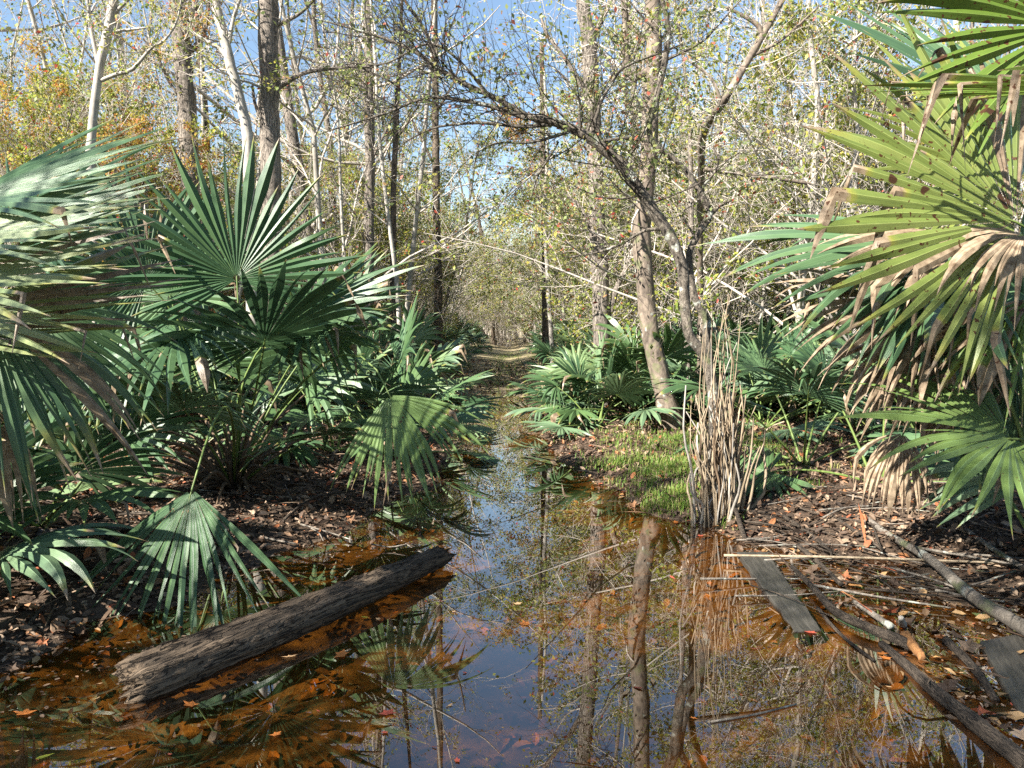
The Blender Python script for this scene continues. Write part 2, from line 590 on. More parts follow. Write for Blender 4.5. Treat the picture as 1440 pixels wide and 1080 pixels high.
def frond_arrays(H, A, Nn, R, span=4.2, nseg=30, split=.52, droop=.35, fold=.45, cone=.12, dry=0.0, drytip=.09, tipbend=.08, seed=0, wmul=1.0, lenvar=.075, twist=.5, st=ST, hang=.0):
    rg = np.random.default_rng(seed)
    A = nrm(A); Nn = np.asarray(Nn, float); Nn = nrm(Nn - Nn.dot(A) * A); B = np.cross(Nn, A)
    step = span / nseg
    th = (np.arange(nseg) + .5) * step - span / 2
    th = th + .12 * step * rg.normal(size=nseg)
    d = np.cos(th)[:, None] * A + np.sin(th)[:, None] * B + cone * Nn
    d /= np.linalg.norm(d, axis=1, keepdims=True)
    L = R * (.70 + .30 * np.cos(th * .62)) * (1 + lenvar * rg.normal(size=nseg)) * np.where(rg.random(nseg) < .06, .68, 1)
    ns = len(st)
    P = np.zeros((nseg, ns, 3)); D = np.zeros((nseg, ns, 3))
    p = np.tile(np.asarray(H, float), (nseg, 1)) + d * (L * st[0])[:, None]
    P[:, 0] = p; D[:, 0] = d
    sd = rg.normal(size=nseg)
    dr0 = droop * (1 + .35 * sd); dr1 = droop * (1 + .06 * sd)
    bend = rg.random(nseg) < tipbend
    bk = rg.integers(ns // 2 + 1, ns - 1, nseg)
    sway = rg.normal(size=(nseg, 3)) * .17
    for k in range(1, ns):
        ds = st[k] - st[k - 1]
        dr = dr1 if st[k] <= split else dr0
        g = (dr * (.35 + 1.6 * st[k] ** 1.3) * ds)[:, None] * np.array([0, 0, -1.]) * 1.6
        d = d + g + sway * ds * (st[k] > split)
        hb = bend & (k == bk)
        if hb.any():
            d[hb] = d[hb] * .25 + np.array([0, 0, -1.]) + rg.normal(size=(hb.sum(), 3)) * .2
        if hang:
            d = d + np.array([0, 0, -1.]) * hang * ds
        d /= np.linalg.norm(d, axis=1, keepdims=True)
        p = p + d * (L * ds)[:, None]
        P[:, k] = p; D[:, k] = d
    s = np.cross(np.broadcast_to(Nn, D.shape), D)
    ln = np.linalg.norm(s, axis=2, keepdims=True)
    s = s / np.maximum(ln, .05)
    tw = (rg.normal(size=nseg) * twist)[:, None] * np.clip((st[None] - split) / (1 - split), 0, 1)
    n = np.cross(D, s)
    s2 = s * np.cos(tw)[..., None] + n * np.sin(tw)[..., None]
    n2 = np.cross(D, s2)
    sp = np.clip(split * (1 + .17 * rg.normal(size=nseg)), .25, .85)
    wmax = L * sp * math.tan(step / 2) * wmul
    tt = np.clip((st[None] - sp[:, None]) / (1 - sp[:, None]), 0, 1)
    w = np.where(st[None] <= sp[:, None], L[:, None] * st[None] * math.tan(step / 2) * wmul * 1.01, wmax[:, None] * (1 - tt ** 1.25) ** .95)
    w = np.maximum(w, .0012)
    mid = P + n2 * (w * fold)[..., None]
    lf = P - s2 * w[..., None] - n2 * (w * fold * .4)[..., None]
    rt = P + s2 * w[..., None] - n2 * (w * fold * .4)[..., None]
    v = np.stack([lf, mid, mid, rt], 2).reshape(-1, 3)
    k = np.arange(ns - 1)
    q = np.concatenate([np.stack([k * 4, k * 4 + 1, (k + 1) * 4 + 1, (k + 1) * 4], -1), np.stack([k * 4 + 2, k * 4 + 3, (k + 1) * 4 + 3, (k + 1) * 4 + 2], -1)])
    Q = (q[None] + (np.arange(nseg) * ns * 4)[:, None, None]).reshape(-1, 4)
    dt = np.abs(drytip * (1 + .8 * rg.normal(size=nseg)))[:, None]
    dd = np.clip((st[None] - (1 - dt)) / np.maximum(dt, .02), 0, 1) * .8
    dd = np.where(bend[:, None] & (np.arange(ns)[None] >= bk[:, None] - 1), 1.0, dd)
    dead_seg = rg.random(nseg) < dry
    dd = np.where(dead_seg[:, None], np.maximum(dd, .9), dd)
    a = np.repeat(dd[..., None], 4, axis=2).reshape(-1)
    uu = np.zeros((nseg, ns, 4, 3)); uu[..., 0] = np.array([-1, 0, 0, 1.]); uu[..., 1] = st[None, :, None]; uu[..., 2] = np.arange(nseg)[:, None, None] * 3.7
    return v, Q, a, uu.reshape(-1, 3)


def petiole_arrays(mbp, base, H, A, r0=.014, r1=.006, sag=0.0, k=5):
    base = np.asarray(base, float); H = np.asarray(H, float); A = nrm(A)
    L = np.linalg.norm(H - base)
    c = H - A * L * .45
    t = np.linspace(0, 1, 9)[:, None]
    p = (1 - t) ** 2 * base + 2 * t * (1 - t) * c + t ** 2 * H
    p = np.vstack([p, H + A * .03, H + A * .09])
    rr = np.concatenate([np.linspace(r0, r1, 9), [r1 * .8, r1 * .3]])
    tubes(mbp, p, rr, k)


def add_frond(root, off, H, A, Nn, R, base, mat='palm', pm='petiole', label=None, r0=.014, r1=.006, **kw):
    v, Q, a, uu = frond_arrays(H, A, Nn, R, **kw)
    mb = MB(); mb.add(v, Q, None, a, uu)
    fr_ = mb.build('frond', M[mat], root, off=off)
    if label: fr_['label'] = label
    mp = MB(); petiole_arrays(mp, base, H, A, r0, r1)
    mp.build('petiole', M[pm], fr_, off=off)
    return fr_


def random_fronds(seed, n=12, R=(.6, .9), pl=(.7, 1.2), e0=85, e1=10, az0=0.0, azspan=2 * math.pi, ndead=3, nseg=24, base=(0, 0, 0)):
    """list of frond parameter dicts of one palmetto, in local coordinates"""
    rg = np.random.default_rng(seed)
    out_ = []
    for i in range(n + ndead):
        dead = i >= n
        az = az0 + (i * 2.39996 + rg.normal() * .3) % azspan
        f = i / max(1, n - 1)
        el = math.radians(e0 + (e1 - e0) * f ** .8 + rg.normal() * 7)
        if dead:
            el = math.radians(rg.uniform(5, 30))
        rad = np.array([math.cos(az), math.sin(az), 0])
        L = rg.uniform(*pl) * (.55 if dead else 1)
        d0 = rad * math.cos(el) + Z * math.sin(el)
        e2 = el - math.radians(rg.uniform(8, 28)) - (math.radians(70) if dead else 0)
        A = rad * math.cos(e2) + Z * math.sin(e2)
        b = np.asarray(base) + rad * rg.uniform(.02, .08) + Z * .02
        H = b + (d0 * .6 + A * .4) * L
        Nn = -rad * math.sin(e2) + Z * math.cos(e2) + rg.normal(size=3) * .18
        r_ = rg.uniform(*R) * (.8 if dead else 1)
        out_.append(dict(H=H, A=A, Nn=Nn, R=r_, base=b, mat='palm_dead' if dead else (('palm_blue', 'palm_soft', 'palm', 'palm')[rg.integers(4)]), pm='petiole_brown' if dead else 'petiole',
                         span=rg.uniform(1.6, 2.6) if dead else rg.uniform(3.3, 4.9), nseg=nseg, droop=rg.uniform(.9, 1.6) if dead else rg.uniform(.2, .6),
                         dry=1.0 if dead else 0, fold=.7 if dead else .45, tipbend=.1 if dead else .05, twist=1.2 if dead else .5, hang=1.2 if dead else 0, seed=int(rg.integers(1e9))))
    return out_


def plant(name, label, base, fronds, group=None, cat='palmetto'):
    root = thing(name, label, cat, base, group)
    for f in fronds:
        f = dict(f)
        add_frond(root, base, **f)
    return root


def shifted(fr, base):
    base = np.asarray(base, float)
    r = []
    for f in fr:
        f = dict(f); f['H'] = f['H'] + base; f['base'] = f['base'] + base
        r.append(f)
    return r


def hand(h, t, n, base, span=4.2, mat='palm', R=None, **kw):
    """a frond traced in the photograph: hastula, tip of its middle segment (pixel, pixel, metres), normal"""
    H = at(*h); T = at(*t)
    d = dict(H=H, A=T - H, Nn=np.asarray(n, float), R=np.linalg.norm(T - H) if R is None else R, base=np.asarray(base, float), span=span, mat=mat, nseg=32)
    d.update(kw)
    return d


CAMV = lambda px, py: -nrm(ray(px, py))      # towards the camera

# --- left bush (plant A)
bA = gp(330, 700, .05); bA[2] = hz(bA[0], bA[1])
FA = [
    hand((333, 392, 6.3), (322, 205, 6.5), CAMV(333, 392) + Z * .1, bA, span=4.5, droop=.05, cone=.22, split=.50, nseg=36, fold=.5, seed=11, mat='palm'),
    hand((372, 482, 5.9), (385, 400, 5.3), np.array([.1, -.45, 1]), bA, R=1.0, span=5.4, droop=.25, cone=.2, nseg=34, seed=12, mat='palm'),
    hand((425, 445, 6.6), (560, 395, 6.5), np.array([-.3, -.5, .8]), bA, span=3.6, droop=.25, seed=13, mat='palm_blue', R=1.05),
    hand((270, 688, 4.35), (212, 905, 3.95), np.array([-.3, -.8, .55]), bA, R=1.02, span=2.1, droop=.16, nseg=24, cone=.0, split=.40, twist=.9, fold=.35, seed=14, mat='palm', tipbend=.03),
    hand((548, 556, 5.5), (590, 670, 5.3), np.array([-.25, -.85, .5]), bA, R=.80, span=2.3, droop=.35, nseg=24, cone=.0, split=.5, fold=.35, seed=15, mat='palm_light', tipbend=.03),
    hand((205, 395, 6.4), (110, 300, 6.2), np.array([.3, -.8, .5]), bA, R=1.05, span=4.3, droop=.3, seed=16, mat='palm'),
    hand((240, 420, 7.2), (190, 260, 7.4), np.array([-.3, -.8, .45]), bA, R=1.1, span=4.2, droop=.12, seed=17, mat='palm_blue'),
    hand((250, 470, 5.7), (120, 540, 5.2), np.array([-.2, -.3, .9]), bA, R=1.0, span=4.2, droop=.55, seed=18, mat='palm'),
    hand((455, 470, 7.0), (540, 380, 7.1), np.array([-.3, -.6, .7]), bA, R=1.0, span=3.9, droop=.25, seed=21, mat='palm_blue'),
    hand((160, 500, 6.2), (60, 560, 5.8), np.array([-.2, -.5, .8]), bA, R=1.0, span=4.0, droop=.55, seed=22, mat='palm'),
]
rA = [f for f in random_fronds(31, n=6, R=(.8, 1.0), pl=(1.0, 1.4), e0=70, e1=35, ndead=17, nseg=26)]
plant('saw_leaved_palmetto', 'big dark palmetto with a tall open fan and a fan hanging above the log', bA, FA + shifted(rA, bA))
bush = bpy.data.objects['saw_leaved_palmetto']
rg = np.random.default_rng(99)
for q in range(60):                                  # old brown leaf stalks round its foot
    az = rg.uniform(0, 6.28); el = rg.uniform(.05, 1.2); L_ = rg.uniform(.4, 1.1)
    d_ = np.array([math.cos(az) * math.cos(el), math.sin(az) * math.cos(el), math.sin(el)])
    b_ = d_ * np.array([.1, .1, 0]); e_ = b_ + d_ * L_
    mb = MB(); tubes(mb, smooth_path([b_, b_ + d_ * L_ * .5 + Z * .08, e_ - Z * .10 * L_], 7), np.linspace(.022, .008, 7), 5, cap=True, lump=.08)
    mb.build('old_stalk', M['petiole_brown'], bush)

# --- left edge plant (plant B), base outside the frame
bB = np.array([-3.25, 3.9, 0.0]); bB[2] = hz(bB[0], bB[1])
FB = [
    hand((-70, 290, 3.8), (200, 212, 3.95), np.array([-.08, -.5, .86]), bB, R=1.04, span=1.7, droop=.05, cone=.05, seed=41, mat='palm_blue', nseg=22),
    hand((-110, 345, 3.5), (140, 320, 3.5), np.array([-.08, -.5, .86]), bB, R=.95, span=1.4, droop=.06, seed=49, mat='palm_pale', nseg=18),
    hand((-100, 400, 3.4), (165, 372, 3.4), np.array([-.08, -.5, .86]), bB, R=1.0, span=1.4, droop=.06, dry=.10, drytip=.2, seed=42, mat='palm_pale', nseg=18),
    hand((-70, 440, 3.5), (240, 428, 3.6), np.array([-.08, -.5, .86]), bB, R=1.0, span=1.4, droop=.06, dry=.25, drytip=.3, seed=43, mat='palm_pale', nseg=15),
    hand((-90, 470, 3.6), (245, 470, 3.7), np.array([-.08, -.5, .86]), bB, R=1.0, span=1.0, droop=.05, dry=.4, drytip=.4, seed=143, mat='palm_yellow', nseg=11),
    hand((-20, 440, 3.7), (60, 640, 3.6), np.array([.55, -.5, .5]), bB, R=.95, span=2.0, droop=.5, dry=.12, drytip=.25, seed=44, mat='palm', nseg=20),
    hand((30, 430, 4.3), (150, 560, 4.2), np.array([.3, -.5, .8]), bB, R=.9, span=2.4, droop=.5, seed=45, mat='palm', nseg=24),
    hand((20, 330, 4.6), (150, 250, 4.9), np.array([-.2, -.7, .6]), bB, R=.95, span=3.4, droop=.15, seed=46, mat='palm'),
    hand((-30, 560, 3.9), (20, 700, 3.9), np.array([.5, -.5, .4]), bB, R=.7, span=1.6, droop=1.2, dry=1, seed=48, mat='palm_dead', nseg=14, hang=1.0),
]
rB = random_fronds(32, n=7, R=(.7, .85), pl=(.45, .75), e0=60, e1=32, az0=.3, azspan=3.6, ndead=6, nseg=24)
plant('saw_leaved_palmetto', 'pale sunlit palmetto fans with dry tips reaching in at the left edge', bB, FB + shifted(rB, bB))

# --- right edge plant (plant C)
bC = np.array([2.95, 3.9, 0.0]); bC[2] = hz(bC[0], bC[1])
FC = [
    hand((1428, 312, 3.5), (1150, 215, 3.4), np.array([-.3, -.9, .35]), bC, R=1.06, span=3.1, droop=.12, cone=.03, split=.62, dry=.16, drytip=.16, tipbend=.3, seed=51, mat='palm_yellow', nseg=34, fold=.3, label='yellow green frond blotched brown with curled dry tips'),
    hand((1560, 130, 2.9), (1240, 120, 2.7), np.array([-.2, -.2, .95]), bC, R=.88, span=2.6, droop=.14, drytip=.15, tipbend=.28, seed=52, mat='palm_spot', nseg=22, fold=.35, label='dark frond spotted with brown at the top corner'),
    hand((1450, 175, 4.3), (1160, 50, 4.3), np.array([-.3, -.55, .75]), bC, R=1.15, span=3.0, droop=.12, seed=53, mat='palm_blue', nseg=30),
    hand((1325, 350, 4.2), (1010, 330, 4.0), np.array([-.1, -.45, .9]), bC, R=1.18, span=3.6, droop=.28, seed=54, mat='palm_blue', nseg=32, cone=.0),
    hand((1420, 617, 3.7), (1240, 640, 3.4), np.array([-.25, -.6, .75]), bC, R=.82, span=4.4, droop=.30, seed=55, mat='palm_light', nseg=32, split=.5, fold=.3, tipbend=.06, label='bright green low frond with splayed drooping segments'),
    hand((1310, 430, 4.3), (1110, 450, 4.2), np.array([-.2, -.6, .6]), bC, R=.85, span=2.2, droop=.5, dry=1.0, seed=56, mat='palm_dead', nseg=22, twist=1.0, fold=.6),
    hand((1310, 440, 4.2), (1290, 570, 4.1), np.array([-.2, -.9, .3]), bC, R=.62, span=2.2, droop=.5, dry=1.0, seed=57, mat='palm_dead', nseg=20, twist=.8, label='brown dead frond hanging under the green fans'),
    hand((1335, 380, 4.1), (1230, 500, 3.9), np.array([-.3, -.6, .7]), bC, R=.75, span=2.8, droop=.5, seed=58, mat='palm', nseg=22),
    hand((1450, 420, 3.6), (1420, 560, 3.5), np.array([-.3, -.8, .4]), bC, R=.6, span=2.4, droop=.5, dry=.3, drytip=.3, seed=59, mat='palm_spot', nseg=18),
    hand((1440, 330, 3.4), (1330, 370, 3.25), np.array([-.2, -.7, .6]), bC, R=.5, span=1.8, droop=1.0, dry=1.0, seed=60, mat='palm_dead', nseg=14, twist=1.0),
    hand((1500, 40, 3.6), (1380, -120, 3.6), np.array([-.4, -.6, .5]), bC, R=.9, span=3.6, droop=.2, seed=61, mat='palm_spot', nseg=26),
]
FC += [
    hand((1400, 250, 4.6), (1250, 120, 4.7), np.array([-.3, -.6, .7]), bC, R=1.0, span=3.0, droop=.2, seed=62, mat='palm_yellow', nseg=28),
    hand((1440, 470, 4.0), (1400, 380, 4.1), np.array([-.3, -.8, .2]), bC, R=.7, span=3.4, droop=.2, seed=63, mat='palm', nseg=26),
    hand((1380, 400, 4.4), (1300, 520, 4.2), np.array([-.3, -.7, .5]), bC, R=.8, span=2.6, droop=.6, seed=64, mat='palm', nseg=22),
    hand((1290, 470, 4.6), (1230, 600, 4.5), np.array([-.2, -.8, .4]), bC, R=.65, span=2.2, droop=.6, dry=1.0, seed=65, mat='palm_dead', nseg=18, twist=1.1, fold=.7),
    hand((1370, 480, 4.4), (1350, 620, 4.3), np.array([-.2, -.8, .4]), bC, R=.7, span=2.0, droop=.6, dry=1.0, seed=66, mat='palm_dead', nseg=18, twist=1.1, fold=.7),
    hand((1270, 610, 5.0), (1230, 700, 4.9), np.array([-.2, -.8, .4]), bC, R=.55, span=2.4, droop=.9, dry=1.0, seed=67, mat='palm_dead', nseg=18, twist=1.1, fold=.7, hang=.8),
    hand((1430, 520, 4.2), (1440, 660, 4.1), np.array([-.4, -.8, .4]), bC, R=.7, span=2.4, droop=.6, dry=.5, seed=68, mat='palm', nseg=18),
    hand((1340, 330, 3.9), (1180, 390, 3.8), np.array([-.2, -.7, .6]), bC, R=.65, span=1.5, droop=.5, dry=1.0, seed=69, mat='palm_dead', nseg=12, twist=1.2, fold=.6),
]
rC = random_fronds(33, n=4, R=(.7, .9), pl=(.8, 1.2), e0=80, e1=45, az0=-1.2, azspan=2.6, ndead=5, nseg=24)
plant('saw_leaved_palmetto', 'large palmetto at the right edge with blotched yellow green fans and brown dead fronds', bC, FC + shifted(rC, bC))

# --- mid ground palmettos with their own fronds as parts
def ground_base(px, py):
    b = gp(px, py, .12)
    b[2] = hz(b[0], b[1]) - .01
    return b

NEAR = [  # base px, base py, seed, n, label
    (1130, 660, 101, 8, .60, .95, 'small palmetto with one pale fan and brown skirt beside the cane clump'),
    (1235, 690, 102, 6, .62, .9, 'low palmetto with a grey skirt of dead fronds behind the bright low frond'),
    (1400, 660, 103, 9, .70, 1.0, 'upright fresh palmetto behind the right edge palmetto'),
    (840, 600, 104, 9, .62, .8, 'palmetto with a straw skirt growing by the grass bank'),
    (900, 590, 105, 9, .66, .85, 'dense dark palmetto at the foot of the mottled leaning trunk'),
    (820, 575, 106, 9, .62, .8, 'yellowish low palmetto at the water edge right of the trail'),
    (975, 585, 107, 9, .72, 1.0, 'palmetto between the mottled trunk and the cane clump'),
    (1040, 590, 108, 9, .72, 1.0, 'bright palmetto seen just behind the cane clump'),
    (540, 640, 109, 9, .72, 1.0, 'dark palmetto behind the drooping pale fan left of the trail'),
    (470, 640, 110, 9, .75, 1.0, 'shaded palmetto between the big left bush and the trail palmettos'),
    (100, 640, 111, 9, .75, 1.0, 'shaded palmetto behind the left edge fans'),
    (210, 610, 112, 10, .85, 1.15, 'tall pale palmetto standing behind the big left bush'),
    (555, 600, 113, 9, .7, .9, 'palmetto with dark round fan on the left bank of the trail'),
    (1300, 640, 114, 10, .75, 1.1, 'broad palmetto in the background behind the hanging brown frond'),
    (832, 592, 131, 10, .6, .8, 'sunlit palmetto leaning over the right edge of the trail water'),
    (812, 558, 132, 10, .66, .9, 'taller palmetto behind the sunlit one right of the trail'),
    (870, 570, 133, 10, .70, .95, 'palmetto between the forked trunk and the mottled trunk'),
    (585, 585, 134, 10, .62, .85, 'palmetto crowding the left edge of the narrow far water'),
    (1075, 610, 135, 9, .66, .9, 'palmetto just right of the cane clump tops'),
    (1200, 610, 115, 9, .7, .9, 'shady palmetto further back on the right bank'),
]
for (px, py, sd, n, r, p, lab) in NEAR:
    b = ground_base(px, py)
    plant('saw_leaved_palmetto', lab, b, shifted(random_fronds(sd, n=n, R=(r * .85, r * 1.1), pl=(p * .75, p * 1.2), e0=80, e1=8, ndead=5 if sd in (102, 104, 101) else 3, nseg=22), b))

b = np.array([-3.3, 5.3, float(hz(-3.3, 5.3))])
plant('saw_leaved_palmetto', 'low shaded palmetto with drooping brown fronds at the left edge beneath the pale fans', b, shifted(random_fronds(127, n=8, R=(.65, .8), pl=(.5, .8), e0=70, e1=20, ndead=8, nseg=22), b))
for (x, y, sd) in [(-4.3, 2.9, 121), (-4.9, 5.0, 122), (-3.75, 1.7, 123)]:
    b = np.array([x, y, float(hz(x, y))])
    plant('saw_leaved_palmetto', 'palmetto on the left bank shading the mud, just outside the picture', b, shifted(random_fronds(sd, n=11, R=(.65, .8), pl=(.6, .85), e0=60, e1=15, ndead=3, nseg=24), b), 'palmettos outside the picture')

# --- far palmettos: one mesh of fans each, all copies
FARP = []
ST2 = np.array([.04, .3, .52, .7, .86, 1.0])
for k in range(5):
    mb = MB(); mp = MB()
    md = MB()
    for f in random_fronds(200 + k, n=13, R=(.6, .85), pl=(.8, 1.25), e0=85, e1=5, ndead=3, nseg=16):
        v, Q, a, uu = frond_arrays(f['H'], f['A'], f['Nn'], f['R'], span=f['span'], nseg=16, droop=f['droop'], seed=f['seed'], st=ST2, dry=f['dry'], fold=.6, hang=f['hang'])
        (md if f['dry'] else mb).add(v, Q, None, a, uu)
        petiole_arrays(mp, f['base'], f['H'], f['A'], .014, .007, k=3)
    FARP.append((mb.mesh('fronds'), md.mesh('dead_fronds'), mp.mesh('petioles')))
    FARP[-1][0].materials.append(M['palm' if k == 2 else 'palm_soft']); FARP[-1][1].materials.append(M['palm_dead']); FARP[-1][2].materials.append(M['petiole'])

rg = np.random.default_rng(5)
spots = []
for side in (-1, 1):
    for y in np.arange(11.5, 46, 1.25):
        for q in range(2 if y < 32 else 1):
            x = side * (1.95 + min(.35, max(0, (y - 14) * .04)) + .5 * rg.random() + q * 1.7) + (-.15)
            if side < 0: x -= .25
            spots.append((x + rg.normal() * .25, y + rg.normal() * .3))
for q in range(46):
    s_ = -1 if q % 2 else 1
    y = rg.uniform(8.5, 34)
    x = s_ * rg.uniform(4.5, 5 + y * .62)
    spots.append((x, y))
for q in range(26):
    y = rg.uniform(10, 26); spots.append((rg.uniform(3.2, 9), y))
nb_ = 0
for (x, y) in spots:
    b = np.array([x, y, hz(x, y) - .01])
    ms = FARP[rg.integers(5)]
    r_ = thing('small_palmetto', 'blue green palmetto in the bank of fans ' + place(x, y), 'palmetto', b, 'palmettos lining the trail in the background')
    r_.rotation_euler = (0, 0, rg.uniform(0, 6.28))
    sc_ = rg.uniform(.72, 1.12); r_.scale = (sc_, sc_, sc_ * rg.uniform(.9, 1.15))
    for nm, me in zip(('fan_cluster', 'dead_skirt', 'stalk_cluster'), ms):
        o = bpy.data.objects.new(nm, me); COL.objects.link(o); o.parent = r_; o['kind'] = 'stuff'


# ------------------------------------------------------------------ trees
class Tree:
    def __init__(self, seed):
        self.rg = np.random.default_rng(seed)
        self.t = {}
        self.leaf = []

    def path(self, p, d, L, r, n, wig, up, taper=.75):
        pts = [np.asarray(p, float)]
        d = nrm(d)
        for i in range(n - 1):
            d = d + self.rg.normal(size=3) * wig; d[2] += up
            d = nrm(d)
            pts.append(pts[-1] + d * (L / (n - 1)))
        return np.array(pts), r * (1 - taper * np.linspace(0, 1, n))

    def grow(self, p, d, L, r, lvl, P):
        if lvl == min(2, P['max']):
            self.lf = (.1, .6, 1.0, 2.3)[self.rg.integers(4)]
        n = P['n'][lvl]
        pts, rad = self.path(p, d, L, r, n, P['wig'][lvl], P['up'][lvl], P.get('taper', .75))
        self.limb(pts, rad, L, lvl, P)

    def limb(self, pts, rad, L, lvl, P):
        rg = self.rg
        self.t.setdefault(lvl, []).append((pts, rad))
        n = len(pts)
        if lvl < P['max']:
            for c in range(rg.poisson(P['ch'][lvl]) if lvl else P['ch'][lvl]):
                t = P['t0'][lvl] + (1 - P['t0'][lvl]) * rg.random() ** P.get('tp', 1.0)
                u = t * (n - 1); i = min(int(u), n - 2); f = u - i
                q = pts[i] * (1 - f) + pts[i + 1] * f
                rr = rad[i] * (1 - f) + rad[i + 1] * f
                dd = nrm(pts[i + 1] - pts[i])
                side = nrm(np.cross(dd, rg.normal(size=3)))
                an = math.radians(rg.normal(P['ang'][lvl], 12))
                nd = dd * math.cos(an) + side * math.sin(an)
                LL = L * P['ratio'][lvl] * (1.15 - .65 * t) * rg.uniform(.65, 1.25)
                self.grow(q, nd, LL, max(rr * P['rr'][lvl], P['rmin']), lvl + 1, P)
        if lvl >= P['max'] - P.get('leafdeep', 0):
            k = rg.poisson(P['leaves'] * getattr(self, 'lf', 1.0))
            for c in range(k):
                t = rg.random(); u = t * (n - 1); i = min(int(u), n - 2); f = u - i
                self.leaf.append(pts[i] * (1 - f) + pts[i + 1] * f + rg.normal(size=3) * P.get('lsp', .04))

    def meshes(self, P, off=np.zeros(3), trunk_k=9):
        mt, mbz, ml = MB(), MB(), MB()
        for lvl, L in self.t.items():
            by = {}
            for pts, rad in L:
                by.setdefault(len(pts), []).append((pts - off, rad))
            for n, g in by.items():
                tubes(mt if lvl == 0 else mbz, np.array([a for a, b in g]), np.array([b for a, b in g]), trunk_k if lvl == 0 else (6 if lvl == 1 else 3), lump=.05 if lvl == 0 else 0)
        if self.leaf:
            p = np.array(self.leaf) - off
            rg = self.rg
            nr = rg.normal(size=p.shape); nr[:, 2] += .6
            ax = rg.normal(size=p.shape); ax[:, 2] -= .4
            scatter(ml, LEAF_V, LEAF_Q, None, p, nr, ax, P['ls'] * rg.uniform(.6, 1.35, len(p)))
        return mt.mesh('trunk'), mbz.mesh('branches'), ml.mesh('leaves')


TALL = dict(max=3, n=[14, 7, 5, 3], wig=[.035, .16, .22, .3], up=[.02, .08, .05, .03], ch=[20, 5, 4], t0=[.15, .25, .25], ang=[62, 48, 45], ratio=[.24, .5, .5], rr=[.38, .5, .5], rmin=.005, leaves=2.4, ls=.08, lsp=.1, tp=1.5)
UNDER = dict(max=3, n=[9, 7, 5, 3], wig=[.10, .16, .22, .3], up=[.03, .06, .03, .02], ch=[20, 8, 6], t0=[.12, .15, .1], ang=[58, 45, 42], ratio=[.48, .45, .42], rr=[.45, .5, .5], rmin=.0035, leaves=6, ls=.06, lsp=.05)
SHRUB = dict(max=3, n=[8, 6, 4, 3], wig=[.10, .16, .2, .3], up=[.06, .07, .04, .02], ch=[10, 7, 5], t0=[.2, .15, .1], ang=[38, 40, 42], ratio=[.45, .45, .45], rr=[.5, .55, .6], rmin=.004, leaves=4, ls=.065, lsp=.05)


def template(kind, P, seeds, H, r, bark, leafm, twig='twig', stems=1, lean=.06):
    r_ = []
    for s in seeds:
        T = Tree(s)
        for q in range(stems):
            d = nrm(np.array([T.rg.normal() * lean * (1 if stems == 1 else 4), T.rg.normal() * lean * (1 if stems == 1 else 4), 1]))
            T.grow(np.array([T.rg.normal() * .1 * (stems > 1), T.rg.normal() * .1 * (stems > 1), -.1]), d, H * T.rg.uniform(.85, 1.15), r, 0, P)
        ms = T.meshes(P, trunk_k=9 if stems == 1 else 5)
        for me, mt in zip(ms, (bark, twig, leafm)):
            me.materials.append(M[mt])
        r_.append(ms)
    return r_


def put_tree(name, ms, x, y, label, cat, group, sc=1.0, rz=0.0, tilt=(0, 0)):
    r_ = thing(name, label, cat, (x, y, float(hz(x, y)) - .02), group)
    r_.rotation_euler = (tilt[0], tilt[1], rz)
    r_.scale = (sc, sc, sc)
    for nm, me in zip(('trunk', 'crown', 'leaves'), ms):
        if len(me.polygons):
            o = bpy.data.objects.new(nm, me); COL.objects.link(o); o.parent = r_
            if nm != 'trunk': o['kind'] = 'stuff'
    return r_


T_tall = template('tall', TALL, [1, 2, 3], 19, .17, 'bark_grey', 'leaf_olive') + template('tall', TALL, [4], 18, .15, 'bark_pale', 'leaf_yg') + template('tall', TALL, [5], 20, .19, 'bark_brown', 'leaf_olive')
T_dark = template('tall', dict(TALL, leaves=9, ls=.09), [6], 16, .16, 'bark_brown', 'leaf_dark')
T_und = template('under', UNDER, [11, 12], 7.5, .055, 'bark_grey', 'leaf_yg') + template('under', UNDER, [13], 7, .05, 'bark_pale', 'leaf_olive') + template('under', dict(UNDER, leaves=2), [14, 15], 8, .06, 'bark_pale', 'leaf_yg') + template('under', dict(UNDER, leaves=6), [16], 6.5, .05, 'bark_brown', 'leaf_red')
POLE = dict(max=2, n=[14, 6, 4], wig=[.05, .16, .25], up=[.03, .05, .03], ch=[14, 5], t0=[.25, .2], ang=[55, 45], ratio=[.16, .5], rr=[.4, .5], rmin=.005, leaves=2, ls=.07, lsp=.06)
T_pole = template('pole', POLE, [31, 32], 11, .055, 'bark_pale', 'leaf_yg') + template('pole', POLE, [33], 9, .045, 'bark_grey', 'leaf_olive')
T_shr = template('shrub', SHRUB, [21, 22], 4.6, .016, 'twig', 'leaf_yg', stems=7) + template('shrub', dict(SHRUB, leaves=1), [23, 24], 5.4, .017, 'twig', 'leaf_olive', stems=8) + template('shrub', dict(SHRUB, leaves=5), [25], 4.0, .016, 'twig', 'leaf_olive', stems=7)

rg = np.random.default_rng(77)


def free(x, y, m):
    return abs(x + .15) > m


n_t = n_u = n_s = 0
